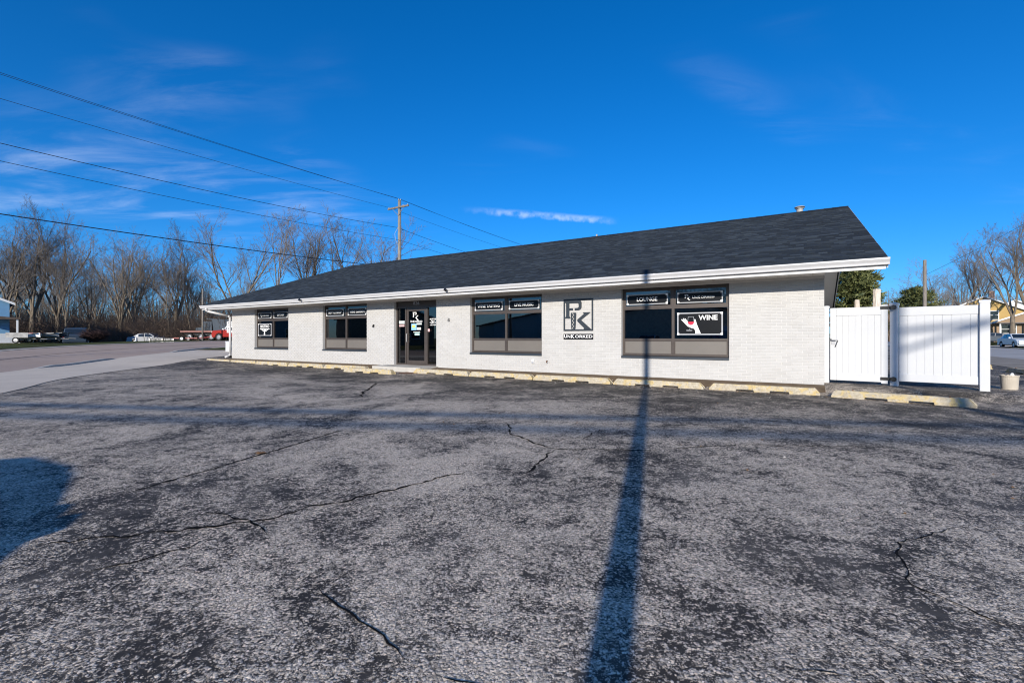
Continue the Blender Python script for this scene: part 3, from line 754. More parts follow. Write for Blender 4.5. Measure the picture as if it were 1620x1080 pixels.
def pk_logo(parent, x0, z0, S, mat, y0, y1, cork=True, frame=True):
    """the P-with-corkscrew and K mark; unit square -> world"""
    mk = []
    def ex(nm, pts): 
        o = MB().prism([(x0 + p[0] * S, z0 + p[1] * S) for p in pts], y0, y1, 'y').build(nm, mat, parent, recalc=True); mk.append(o); return o
    if frame:
        mb = MB(); t = .05 * S
        mb.box(x0, x0 + t, y0, y1, z0, z0 + S).box(x0 + S - t, x0 + S, y0, y1, z0, z0 + S).box(x0 + t, x0 + S - t, y0, y1, z0, z0 + t).box(x0 + t, x0 + S - t, y0, y1, z0 + S - t, z0 + S); mb.build('frame', mat, parent)
    # P: stem with serifs + bowl as a ring cut by the handle of a corkscrew
    ex('letter_stroke', [(.03, .955), (.20, .955), (.20, .46), (.235, .42), (.235, .395), (.055, .395), (.055, .42), (.09, .46), (.09, .86), (.03, .93)])
    ex('letter_stroke', [(.20, .955), (.53, .955), (.585, .935), (.615, .89), (.615, .73), (.585, .67), (.53, .645), (.385, .645), (.385, .715), (.48, .715), (.52, .74), (.52, .84), (.48, .87), (.20, .87)])
    ex('letter_stroke', [(.20, .715), (.325, .715), (.325, .645), (.20, .645)])
    # K: angled strokes
    ex('letter_stroke', [(.665, .575), (.905, .575), (.905, .56), (.60, .335), (.955, .03), (.68, .03), (.70, .09), (.475, .30), (.475, .35), (.70, .53), (.665, .56)])
    if cork:
        # cork with a zigzag channel: built as two halves
        zs = [.56, .50, .44, .38, .32, .26, .20, .14, .10]
        zig = [(.30 + (.05 if i % 2 else -.005), z) for i, z in enumerate(zs)]
        L = [(.255, .55), (.245, .45), (.27, .12), (.285, .03), (.335, .03)] 
        lft = [(.25, .53), (.268, .565), (.292, .565)] + [(a - .018 + .03, b) for a, b in zig[1:]] + [(.355, .03), (.285, .03), (.268, .10)]
        ex('cork', [(.25, .53), (.268, .57), (.31, .57)] + [(a - .012, b) for a, b in zig] + [(.33, .035), (.29, .03), (.268, .08)])
        ex('cork', [(.345, .57), (.42, .57), (.438, .53), (.41, .08), (.39, .03), (.345, .032)] + [(a + .022, b) for a, b in reversed(zig)])
    return mk
def unkorked(parent, x0, x1, zc, h, mat, y):
    w_ = x1 - x0; bo = .012
    text('lettering', 'U', x0 + w_ * .055, zc + h * .06, h * 1.30, mat, parent, y, width=w_ * .105, bold=bo)
    text('lettering', 'N', x0 + w_ * .175, zc - h * .02, h * 1.05, mat, parent, y, width=w_ * .095, bold=bo)
    text('lettering', 'K', x0 + w_ * .300, zc + h * .0, h * 1.40, mat, parent, y, width=w_ * .12, bold=bo)
    text('lettering', 'ORKED', x0 + w_ * .69, zc - h * .02, h * 1.05, mat, parent, y, width=w_ * .60, bold=bo)
o = bpy.data.objects.new('door_emblem', None); C.objects.link(o); o.parent = en
pk_logo(o, .82, 1.72, .33, SIGNW, .028, .031, False, False)
unkorked(o, .72, 1.32, 1.68, .085, SIGNW, .030)
decal('notice', BLUEST, .76, 1.02, 1.36, 1.60); decal('notice', YEL, .80, .96, 1.46, 1.55, y=yg - .005)
decal('notice', PALE, 1.02, 1.28, 1.56, 1.625); decal('notice', SIGNW, 1.04, 1.24, 1.37, 1.46); decal('notice', GREENST, .93, 1.17, 1.165, 1.25); decal('notice', PALE, .86, 1.20, 1.27, 1.30)
decal('notice', PALE, .11, .40, 1.63, 1.72, y=.038); decal('notice', SIGNW, .11, .40, 1.585, 1.60, y=.038); decal('notice', PINK, .12, .39, 1.50, 1.56, y=.038)
text('age_notice', 'MUST BE', 1.83, 1.755, .075, SIGNW, en, y=.038, width=.30, bold=.02); text('age_notice', '-21-', 1.83, 1.645, .15, SIGNW, en, y=.038, width=.30, bold=.03); text('age_notice', 'OR OVER', 1.83, 1.54, .06, SIGNW, en, y=.038, width=.29, bold=.02)
decal('notice', PINK, 1.62, 1.71, 1.30, 1.40, y=-.006)

# --- signs hung in the windows (each a thing of its own)
def window_sign(label, x0, x1, z0, z1, words=None, logo=False, big=None):
    sg = thing('window_sign', label, 'sign', bw(x0, 0.112, 0), ANG, 'framed signs in the shop windows')
    w_ = x1 - x0; fr = 0.024 if not big else 0.03
    box('backing', BLACK, sg, fr, w_ - fr, .004, .016, z0 + fr, z1 - fr)
    mb = MB(); mb.box(0, fr, -.006, .02, z0 + fr, z1 - fr).box(w_ - fr, w_, -.006, .02, z0 + fr, z1 - fr).box(0, w_, -.006, .02, z0, z0 + fr).box(0, w_, -.006, .02, z1 - fr, z1)
    mb.build('sign_frame', SILVER, sg)
    for cx in (0, w_ - .05):
        for cz in (z0, z1 - .05): box('corner_bracket', SIGNW, sg, cx - .002, cx + .052, -.009, -.0065, cz - .002, cz + .052)
    zc = (z0 + z1) / 2
    if words: text('lettering', words[0], w_ / 2, zc, words[1], SIGNW, sg, y=.002, width=w_ * words[2], bold=.016)
    if logo:
        pk_logo(sg, w_ * .16, zc - .075, .16, SIGNW, 0, .003, False, False); unkorked(sg, w_ * .34, w_ * .83, zc, .075, SIGNW, .002)
    return sg
SZ0, SZ1 = 2.0, 2.285
window_sign('framed window sign with small emblem and shop name, in the window beside the downspout', WX[0][0] + .10, WX[0][0] + 1.22, SZ0, SZ1, logo=True)
window_sign('framed window sign reading GIFT SHOP above a bare pane', WX[0][0] + 1.43, WX[0][0] + 2.53, SZ0, SZ1, ('GIFT SHOP', .13, .52))
window_sign('framed window sign reading BOTTLE SHOP', WX[1][0] + .10, WX[1][0] + 1.22, SZ0, SZ1, ('BOTTLE SHOP', .135, .76))
window_sign('framed window sign reading WINE GARDEN', WX[1][0] + 1.50, WX[1][0] + 2.62, SZ0, SZ1, ('WINE GARDEN', .135, .80))
window_sign('framed window sign reading WINE TASTING', WX[2][0] + .12, WX[2][0] + 1.25, SZ0, SZ1, ('WINE TASTING', .14, .80))
window_sign('framed window sign reading LIVE MUSIC', WX[2][0] + 1.50, WX[2][0] + 2.63, SZ0, SZ1, ('LIVE MUSIC', .14, .62))
window_sign('framed window sign reading LOUNGE', WX[3][0] + .12, WX[3][0] + 1.25, SZ0, SZ1, ('LOUNGE', .155, .50))
window_sign('framed window sign with shop name and emblem, directly above the wine glass sign', WX[3][0] + 1.50, WX[3][0] + 2.62, SZ0, SZ1, logo=True)
# BISTRO
sg = window_sign('framed window sign reading BISTRO above a white tree shape', WX[0][0] + .12, WX[0][0] + 1.23, 1.16, 1.75, big=True)
text('lettering', 'BISTRO', .555, 1.61, .19, SIGNW, sg, y=.002, width=.74, bold=.018)
box('table_bar', SIGNW, sg, .15, .95, 0, .003, 1.475, 1.51)
MB().prism([(.44, 1.475), (.68, 1.475), (.58, 1.40), (.56, 1.30), (.59, 1.205), (.46, 1.205), (.50, 1.32), (.49, 1.41)], 0, .003, 'y').build('table_stem', SIGNW, sg, recalc=True)
MB().prism([(.60, 1.40), (.66, 1.42), (.80, 1.475), (.86, 1.475), (.70, 1.39), (.60, 1.36)], 0.0005, .003, 'y').build('table_brace', SIGNW, sg, recalc=True)
MB().prism([(.49, 1.40), (.43, 1.42), (.30, 1.475), (.24, 1.475), (.40, 1.39), (.49, 1.36)], 0.0005, .003, 'y').build('table_brace', SIGNW, sg, recalc=True)
# WINE with a hand holding a glass
sg = window_sign('framed window sign reading WINE with a white hand holding a red wine glass', WX[3][0] + 1.50, WX[3][0] + 2.62, 1.155, 1.745, big=True)
text('lettering', 'WINE', .77, 1.60, .18, SIGNW, sg, y=.002, width=.46, bold=.018)
hand = [(.455, 1.195), (.590, 1.195), (.535, 1.33), (.500, 1.42), (.485, 1.47), (.465, 1.545), (.448, 1.575), (.432, 1.565), (.430, 1.50), (.425, 1.46), (.395, 1.425), (.345, 1.42), (.300, 1.455), (.265, 1.51), (.205, 1.595), (.190, 1.595), (.187, 1.575), (.205, 1.545), (.215, 1.515), (.180, 1.565), (.160, 1.600), (.145, 1.598), (.148, 1.572), (.175, 1.525), (.150, 1.555), (.115, 1.575), (.100, 1.560), (.135, 1.525), (.200, 1.450), (.260, 1.385), (.340, 1.345), (.420, 1.32), (.455, 1.27)]
MB().prism(hand, -.001, .003, 'y').build('hand_shape', SIGNW, sg, recalc=True)
import itertools
cx, cz, r_ = .345, 1.50, .075
MB().prism([(cx + r_ * math.cos(a), cz + r_ * 1.05 * math.sin(a)) for a in [math.pi + i * math.pi / 14 for i in range(15)]], -.004, -.0015, 'y').build('wine_fill', WINERED, sg, recalc=True)
mb = MB(); ring = [(cx + r_ * 1.06 * math.cos(a), cz + r_ * 1.12 * math.sin(a)) for a in [math.pi + i * math.pi / 16 for i in range(17)]] + [(cx + .066, 1.635)]
ring = [(cx - .066, 1.635)] + ring
for a, b in zip(ring, ring[1:] + ring[:1]): mb.tube((a[0], -.003, a[1]), (b[0], -.003, b[1]), .005, .005, 6)
for i in range(16):
    a0, a1 = i * math.pi / 8, (i + 1) * math.pi / 8
    mb.tube((cx - .04 + .075 * math.cos(a0), -.002, 1.275 + .014 * math.sin(a0)), (cx - .04 + .075 * math.cos(a1), -.002, 1.275 + .014 * math.sin(a1)), .005, .005, 5)
mb.tube((cx - .04, -.002, 1.285), (cx - .03, -.002, 1.33), .005, .005, 5)
mb.build('glass_outline', SILVER, sg)
# --- logo on the wall
lg = thing('wall_logo_sign', 'square charcoal logo sign of letters P and K above a lettered name plate', 'sign', bw(-6.56, -0.012, 0), ANG)
pk_logo(lg, 0, 1.285, .95, LOGO, -.022, -.002)
# corkscrew handle is the wall showing through; the small T handle lugs
npl = box('name_plate', BLACK, lg, 0, .95, -.016, -.002, 1.03, 1.195)
unkorked(lg, .02, .94, 1.115, .115, SIGNW, -.0175)

# ================================================================== WHEEL STOPS
def stop_mesh(L=2.40, seed=0):
    rg = random.Random(seed)
    prof = lambda e: [(-.10 * 1.0, 0.0), (.10, 0.0), (.095, .05), (.055, .15 * e), (-.055, .15 * e), (-.095, .05)]
    # rings along x; drainage notches under the front edge
    xs_ = [0, .10, .30, .62, .63, 1.02, 1.03, 1.37, 1.38, 1.77, 1.78, 2.10, 2.30, 2.40]
    vs = []; n = 8
    for x in xs_:
        e = 0.35 if x in (0, 2.40) else 1.0
        sh = 0.0 if x not in (0, 2.40) else 0.0
        notch = .045 if (.63 <= x <= 1.02 or 1.38 <= x <= 1.77) else 0.0
        j = lambda: rg.uniform(-.004, .004)
        xo = x / 2.40 * L
        vs += [(xo, -.10, notch), (xo, .10, notch), (xo, .095, .055 * max(e, .8)), (xo + (.10 if x == 0 else -.10 if x == 2.4 else 0), .06 + j(), .15 + j() if e == 1 else .15), (xo + (.10 if x == 0 else -.10 if x == 2.4 else 0), -.06 + j(), .15 + j() if e == 1 else .15), (xo, -.095, .055 * max(e, .8))]
    n = 6; m = len(xs_)
    # merge sloped ends: second ring must not pass the first one's top
    fs = [tuple(range(n - 1, -1, -1)), tuple(range((m - 1) * n, m * n))]
    for i in range(m - 1):
        for k in range(n): fs.append((i * n + k, i * n + (k + 1) % n, (i + 1) * n + (k + 1) % n, (i + 1) * n + k))
    mb = MB(); mb.add(vs, fs); return mb
STOPS = [(-25.67, -23.45, 'farthest concrete wheel stop, by the downspout corner'), (-23.41, -21.27, 'second wheel stop from the downspout, under the BISTRO window'), (-21.23, -18.84, 'third wheel stop from the downspout corner'), (-18.80, -16.50, 'fourth wheel stop from the downspout, under the BOTTLE SHOP sign'), (-16.46, -14.0, 'fifth wheel stop from the downspout, under the WINE GARDEN sign'),
         (-11.67, -9.33, 'wheel stop just right of the door, starting in front of it'), (-9.29, -7.02, 'wheel stop under the WINE TASTING window'), (-6.98, -4.68, 'wheel stop below the logo sign'), (-4.60, -2.40, 'wheel stop under the LOUNGE window, crossed by the pole shadow'), (-2.28, -0.11, 'chipped wheel stop at the gate end of the brick wall')]
for i, (a, b, lab) in enumerate(STOPS):
    t_ = thing('wheel_stop', 'yellowed ' + lab if lab[0] in 'w' else lab, 'wheel stop', bw(a, -1.05 + random.uniform(-.03, .03), LOTZ + 0.0), ANG + random.uniform(-.006, .006), 'concrete wheel stops along the shop front')
    stop_mesh(b - a, i).build('stop_block', STOPM, t_, recalc=True, bev=0.012)
    for px_ in (.35, b - a - .35): MB().lathe([(0, .158), (.012, .158), (.014, .15), (.014, .10)], 8, (px_, 0)).build('pin', RUST, t_)
def free_stop(p, q, lab, zoff=0.0):
    d = Vector((q[0] - p[0], q[1] - p[1], 0)); t_ = thing('wheel_stop', lab, 'wheel stop', (p[0], p[1], H(*p) + zoff), math.atan2(d.y, d.x), 'concrete wheel stops along the shop front')
    stop_mesh(d.length, 31).build('stop_block', STOPM, t_, recalc=True, bev=0.012)
    for px_ in (.35, d.length - .35): MB().lathe([(0, .17), (.014, .17), (.016, .15), (.016, .10)], 8, (px_, 0)).build('pin', RUST, t_)
free_stop((-5.92, 16.62), (-3.90, 15.36), 'wheel stop set forward of the row, left of the door')
free_stop((6.60, 9.62), (8.10, 8.12), 'wheel stop standing askew in front of the white gate')
p0 = bw(5.4, 11.6); p1 = bw(5.0, 9.3); free_stop((p0.x, p0.y), (p1.x, p1.y), 'dirty wheel stop behind the planter')
p0 = bw(5.05, 7.6); p1 = bw(5.3, 5.3); free_stop((p0.x, p0.y), (p1.x, p1.y), 'pale wheel stop at the edge right of the planter')

mb = MB(); rg = random.Random(21)
for i in range(1500):
    if i % 3: lx_, ly_ = rg.uniform(-25.5, 2.0), -1.05 + abs(rg.gauss(0, .35)) * (1 if rg.random() < .55 else -1) - .05
    else: lx_, ly_ = rg.uniform(-24, 6), rg.uniform(-9, -1)
    p = bw(lx_, ly_); z = H(p.x, p.y) + .004; k = rg.uniform(.006, .022) * (1 if i % 3 else .8); a = rg.uniform(0, 6.28); c_, s_ = math.cos(a) * k, math.sin(a) * k; h_ = rg.uniform(.004, .014)
    mb.add([(p.x - c_, p.y - s_, z), (p.x + s_ * .6, p.y - c_ * .6, z), (p.x + c_, p.y + s_, z + h_ * .4), (p.x - s_ * .6, p.y + c_ * .6, z), (p.x, p.y, z + h_)], [(0, 1, 4), (1, 2, 4), (2, 3, 4), (3, 0, 4)], 0 if rg.random() < .5 else 1)
tag(mb.build('grit', [LEAFM, KERB]), kind='stuff')

# ================================================================== GATE AND FENCE
def gate(name, label, cat, L, Rr, zb0, zt0, nb, stile_r=True, stile_l=False):
    d = Vector((Rr[0] - L[0], Rr[1] - L[1], 0)); W = d.length
    g = thing(name, label, cat, (L[0], L[1], 0), math.atan2(d.y, d.x))
    xa = 0.12 if stile_l else 0.0; xb = W - (0.12 if stile_r else 0.0)
    box('rail', VINYL, g, xa, xb, -.025, .025, zt0 - .19, zt0, bev=.008); box('rail', VINYL, g, xa, xb, -.025, .025, zb0, zb0 + .17, bev=.008)
    bwid = (xb - xa) / nb
    me = MB().box(.004, bwid - .004, -.011, .011, zb0 + .168, zt0 - .188).mesh('board', VINYL)
    for i in range(nb): shared('board', me, g, (xa + i * bwid, 0, 0))
    for i in range(nb - 1): pass
    box('tongue_panel', VINYL, g, xa, xb, -.003, .003, zb0 + .165, zt0 - .185)
    if stile_l: box('stile', VINYL, g, 0, .12, -.03, .03, zb0, zt0, bev=.008)
    if stile_r: box('stile', VINYL, g, W - .12, W, -.03, .03, zb0 - .03, zt0 + .04, bev=.008)
    return g, W
def post(label, p, w_, z0, z1, rz):
    o = thing('gate_post', label, 'post', (p[0], p[1], 0), rz)
    box('post_shaft', VINYL, o, -w_ / 2, w_ / 2, -w_ / 2, w_ / 2, z0, z1 - .06, bev=.012)
    c = w_ / 2 + .008
    mb = MB(); mb.add([(-c, -c, z1 - .07), (c, -c, z1 - .07), (c, c, z1 - .07), (-c, c, z1 - .07), (-c, -c, z1 - .02), (c, -c, z1 - .02), (c, c, z1 - .02), (-c, c, z1 - .02), (0, 0, z1)],
        [(0, 3, 2, 1), (0, 1, 5, 4), (1, 2, 6, 5), (2, 3, 7, 6), (3, 0, 4, 7), (4, 5, 8), (5, 6, 8), (6, 7, 8), (7, 4, 8)]); mb.build('post_cap', VINYL, o)
    return o
GL = (at(1313.5, 11.2), 11.2); GR = (at(1404.5, 10.52), 10.52)
g1, W1 = gate('gate', 'white vinyl gate with black latch hung beside the brick corner', 'gate', GL, GR, 0.075, 1.79, 7, True, True)
lt = MB().path([(.02, -.035, 1.06), (.02, -.09, 1.02), (.16, -.10, 1.02), (.10, -.05, .86)], .008, 6).build('latch', HARDW, g1); box('latch_plate', SILVER, lt, .03, .10, -.045, -.031, .92, 1.04)
for z in (1.76, .16):
    hg = MB().box(W1 - .13, W1 + .06, -.045, -.031, z - .035, z + .035).build('hinge', HARDW, g1, bev=.01)
    MB().tube((W1 + .10, -.055, z), (W1 + .10, -.10, z), .055, .055, 14).build('hinge_knuckle', HARDW, hg)
a1 = math.atan2(GR[1] - GL[1], GR[0] - GL[0])
post('narrow white vinyl post fixed against the brick wall corner', (at(1308, 11.25), 11.25), .10, -.02, 1.86, a1)
P2 = (at(1415, 10.52), 10.52); post('white vinyl post with black hinges between gate and fence panel', P2, .15, 0.0, 1.88, a1 - .10)
FL = (at(1422.5, 10.42), 10.42); FR = (at(1550.5, 9.57), 9.57)
gate('fence_panel', 'white vinyl fence panel streaked by wire shadows', 'fence', FL, FR, 0.115, 1.76, 9, False, False)
P3 = (at(1557.5, 9.53), 9.53); post('tall white vinyl end post, freestanding side of the fence panel', P3, .155, -.03, 1.87, math.atan2(FR[1] - FL[1], FR[0] - FL[0]) + .02)
box('side_band', HARDW, bpy.data.objects['fence_panel'], (Vector(FR) - Vector(FL)).length - .02, (Vector(FR) - Vector(FL)).length + .01, -.03, -.025, 1.55, 1.70)
# rough posts behind the gate
def rough_post(label, px, Z, w_, top):
    o = thing('wood_post', label, 'post', (at(px, Z), Z, 0), .3); mb = MB(); rg = random.Random(px); prev = None
    prof = []
    for i in range(9):
        z = top * i / 8; k = w_ * (.5 + rg.uniform(-.06, .06)); prof.append((k, z))
    vs = []; 
    for k, z in prof: vs += [(-k, -k * .6, z), (k * rg.uniform(.85, 1.1), -k * .6, z), (k, k * .6, z - (.05 if z == top else 0)), (-k * rg.uniform(.85, 1.1), k * .6, z)]
    fs = [(i * 4 + a, i * 4 + (a + 1) % 4, i * 4 + 4 + (a + 1) % 4, i * 4 + 4 + a) for i in range(8) for a in range(4)] + [(32, 33, 34, 35)]
    mb.add(vs, fs); mb.build('post_timber', RAWWOOD, o, bev=.015)
rough_post('short pale raw timber post behind the gate', 1356, 14, .125, 2.22)
rough_post('tall pale raw timber post behind the gate', 1387, 14, .19, 2.54)
# planter
pl = thing('planter', 'round beige concrete planter tub standing right of the fence', 'planter', (at(1597, 9.8), 9.8, H(at(1597, 9.8), 9.8) - .05))
MB().lathe([(0.0, 0), (.125, 0), (.142, .31), (.150, .33), (.150, .35), (.130, .35), (.122, .29), (0, .29)], 32).build('tub', PLANT, pl, smooth=False)
MB().lathe([(0, .315), (.08, .31), (.121, .295), (.121, .27)], 20).build('soil', DIRT, pl)
MB().lathe([(0, .40), (.02, .395), (.035, .36), (.042, .31), (.04, .29)], 10, (.0, -.05)).build('paper_cup', SIGNW, pl)

# ================================================================== POLES AND WIRES
def pole_at(name, label, X, Y, hgt, r0=.15, r1=.10):
    o = thing(name, label, 'utility pole', (X, Y, H(X, Y) - .05))
    MB().tube((0, 0, 0), (0, 0, hgt), r0, r1, 12).build('pole_shaft', POLEW, o, smooth=True)
    return o
PX, PY = at(632, 38), 38.0
up = pole_at('utility_pole', 'weathered wooden utility pole with crossarm rising behind the roof', PX, PY, 12.3 - H(PX, PY), .16, .12)
zb = -H(PX, PY) + .05
def rot2(x, y, a): return (x * math.cos(a) - y * math.sin(a), x * math.sin(a) + y * math.cos(a))
arm = MB().box(-1.15, 1.15, -.20, -.09, 11.55 + zb, 11.68 + zb).build('crossarm', POLEW, up); arm.rotation_euler = (0, 0, ANG)
for sx in (-1, 1):
    b_ = MB().tube((sx * .62, -.14, 11.54 + zb), (0, -.14, 10.95 + zb), .02, .02, 6).build('brace', STEEL, up); b_.rotation_euler = (0, 0, ANG)
ATT = [(-1.05, 11.75), (.55, 11.75), (1.05, 11.75), (-.10, 12.35), (.12, 12.30)]
for x_, z_ in ATT:
    i_ = MB().lathe([(.012, z_ - .10 + zb), (.045, z_ - .05 + zb), (.03, z_ - .03 + zb), (.045, z_ - .01 + zb), (.02, z_ + .02 + zb), (0, z_ + .02 + zb)], 10, (x_, -.14 if abs(x_) > .2 else 0)).build('insulator', SILVER, up); i_.rotation_euler = (0, 0, ANG)
MB().path([(-.12, -.05, 10.0 + zb), (-.35, -.12, 9.5 + zb), (-.30, -.12, 9.0 + zb), (-.14, -.05, 8.6 + zb)], .012, 5).build('drop_cable', SILVER, up)
MB().path([(.13, 0, 9.9 + zb), (.42, .05, 9.8 + zb), (.38, .05, 9.3 + zb), (.14, 0, 9.0 + zb)], .012, 5).build('drop_cable', HARDW, up)
PB = Vector((PX, PY, 0)) - EY * 46; PF = Vector((PX, PY, 0)) + EY * 46
pole_at('utility_pole', 'wooden utility pole standing by the road behind the viewer', PB.x, PB.y, 12.3 - H(PB.x, PB.y))
pole_at('utility_pole', 'next wooden utility pole of the line beyond the shop roof', PF.x, PF.y, 12.3 - H(PF.x, PF.y))
def wire(name, label, A, B, sag, r, n=28, group='overhead wires of the pole line'):
    mb = MB(); pts = []
    for i in range(n + 1):
        t = i / n; p = Vector(A).lerp(Vector(B), t); p.z -= 4 * sag * t * (1 - t); pts.append(p)
    for a, b in zip(pts, pts[1:]): mb.tube(a, b, r, r, 5, False)
    return tag(mb.build(name, WIREM), label, 'wire', group)
WL = [(-1.05, 11.75, .55,.010, 'thin power wire on the left end of the crossarm'), (-.10, 12.35, .42,.010, 'topmost power wire, upper of the close pair'), (.12, 12.30, .52,.010, 'top power wire, lower of the close pair'),
      (-.14, 10.0, .95, .015, 'medium cable below the crossarm'), (.13, 8.95, .70, .012, 'thin cable attached lower on the pole'), (-.16, 6.75, .60, .024, 'lowest and thickest black cable of the line')]
for x_, z_, sg_, r_, lab in WL:
    o_ = EX * x_ - EY * .14
    wire('wire', lab + ', toward the road', Vector((PX, PY, z_)) + o_, Vector((PB.x, PB.y, z_)) + o_, sg_, r_)
    if z_ > 8: wire('wire', lab + ', running on behind the roof', Vector((PX, PY, z_)) + o_, Vector((PF.x, PF.y, z_)) + o_, sg_, r_)
# pole and line behind the viewer: their shadows cross the lot
q = pole_at('utility_pole', 'wooden pole whose long shadow crosses the parking lot', .337 - .288 * 6.4, 1.66 - .958 * 6.4, 8.4, .092, .080)
for zc_, dy in ((7.2, 0), (6.75, 0.0), (7.9, -1.0)):
    k_ = (zc_ + .13) / math.tan(SUN_EL)
    A_ = Vector((-10.3 - .288 * k_, 9.4 - .958 * k_ + dy, zc_)); d_ = Vector((15.2, -1.9, 0)).normalized()
    wire('wire', {7.2: 'middle', 6.75: 'lowest', 7.9: 'top'}[zc_] + ' cable behind the viewer, casting a band of shadow on the lot', A_ - d_ * 22, A_ + d_ * 48, .25, .062, 30, 'cables behind the viewer')
# a second pole with one long arm: its shadow lies on the gate post and the fence panel
QX, QY = P2[0] - .02 - .288 * 30, P2[1] - .958 * 30
q2 = pole_at('utility_pole', 'wooden pole with a one sided crossarm behind the viewer, shading the fence', QX, QY, 12.0, .15, .12)
MB().tube((0, 0, 10.56), (1.9, -.23, 10.44), .06, .06, 8).build('crossarm', POLEW, q2); MB().tube((.05, 0, 10.10), (1.55, -.19, 10.50), .05, .05, 8).build('brace', POLEW, q2)
# roadside poles
X_ = at(320.5, 49); o = pole_at('roadside_post', 'thin yellowish wooden post at the far road edge', X_, 49, 5.55, .085, .07); o['category'] = 'post'
X_ = at(1463, 40); rp = pole_at('utility_pole', 'plain wooden pole rising above the white fence', X_, 40, 7.75, .15, .12)
wire('wire', 'single wire slanting from the pole above the fence to the right trees', (X_, 40, 6.4), (at(1700, 30), 30, 10.2), .15, .012)
tw = thing('lamp_pole', 'short metal lamp pole with angled arm beyond the fence', 'street lamp', (at(1455, 60), 60, 0)); MB().tube((0, 0, 0), (0, 0, 5.6), .06, .05, 8).build('lamp_shaft', STEEL, tw); MB().tube((0, 0, 5.5), (-1.4, 0, 6.1), .04, .03, 6).build('lamp_arm', STEEL, tw); MB().box(-1.9, -1.3, -.1, .1, 6.05, 6.16).build('lamp_head', SILVER, tw)
# speed limit sign
X_ = at(363.5, 31.5); sgn = thing('speed_limit_sign', 'white speed limit 30 sign on a steel post by the road', 'road sign', (X_, 31.5, H(X_, 31.5)), R(-25))
MB().box(-.03, .03, 0.012, .04, 0, 1.95).build('sign_post', STEEL, sgn)
pb_ = box('sign_plate', SIGNW, sgn, -.305, .305, 0, .01, 1.17, 1.93, bev=.004)
text('lettering', 'SPEED', 0, 1.83, .12, HARDW, pb_, y=-.003, width=.40, bold=.02); text('lettering', 'LIMIT', 0, 1.68, .12, HARDW, pb_, y=-.003, width=.36, bold=.02); text('lettering', '30', 0, 1.40, .36, HARDW, pb_, y=-.003, width=.44, bold=.02)
UTIL = simple('utility_box_grey', (0.5, 0.53, 0.56), .5)
ub = thing('utility_box', 'small grey utility pedestal below the speed limit sign', 'utility box', (at(364, 29.6), 29.6, H(at(364, 29.6), 29.6)), R(-20)); box('cabinet', UTIL, ub, -.22, .22, -.15, .15, 0, .62, bev=.02); box('cabinet_lid', UTIL, ub, -.24, .24, -.17, .17, .62, .67, bev=.01)

# ================================================================== VEHICLES
def wheel(parent, x, y, r, wd):
    o = bpy.data.objects.new('wheel', None); C.objects.link(o); o.parent = parent; o.location = (x, y, r)
    ty = MB().lathe([(r * .6, -wd / 2), (r * .93, -wd / 2), (r, -wd * .32), (r, wd * .32), (r * .93, wd / 2), (r * .6, wd / 2)], 22).build('tyre', TYRE, o, smooth=False); ty.rotation_euler = (R(90), 0, 0)
    ri = MB().lathe([(0, -wd * .42), (r * .18, -wd * .46), (r * .2, -wd * .40), (r * .55, -wd * .36), (r * .62, -wd * .5), (r * .62, wd * .5), (r * .55, wd * .36), (r * .2, wd * .40), (0, wd * .44)], 18).build('rim', RIM, o); ri.rotation_euler = (R(90), 0, 0)
def loft(prof, hw, mat, name, parent, tumble=None):
    """side outline (x,z) given width; tumble(z) narrows the top; rounded plan at both ends"""
    xs_ = [p[0] for p in prof]; x0, x1 = min(xs_), max(xs_)
    layers = [-1, -.94, -.8, 0, .8, .94, 1]; vs = []; n = len(prof)
    for L in layers:
        for (x, z) in prof:
            t = (tumble(z) if tumble else 1.0)
            inset = 0.05 if abs(L) == 1 else 0.0
            cx = (x0 + x1) / 2; f = 1 - (.03 if abs(L) == 1 else .008 if abs(L) > .9 else 0)
            vs.append((cx + (x - cx) * f, hw * L * t, z + (0 if abs(L) < 1 else (-.02 if z > .6 else .02))))
    fs = []
    for i in range(len(layers) - 1):
        for k in range(n): fs.append((i * n + k, i * n + (k + 1) % n, (i + 1) * n + (k + 1) % n, (i + 1) * n + k))
    fs += [tuple(range(n - 1, -1, -1)), tuple(range((len(layers) - 1) * n, len(layers) * n))]
    mb = MB(); mb.add(vs, fs); return mb.build(name, mat, parent, recalc=True, bev=.02)
LAMPW = simple('lamp_clear', (0.75, 0.76, 0.78), .15); LAMPR = simple('lamp_red', (0.45, 0.01, 0.01), .2)
def arch(xc, r, z0): return [(xc + r * math.cos(a), z0 + r * math.sin(a)) for a in [math.pi - i * math.pi / 8 for i in range(9)]]
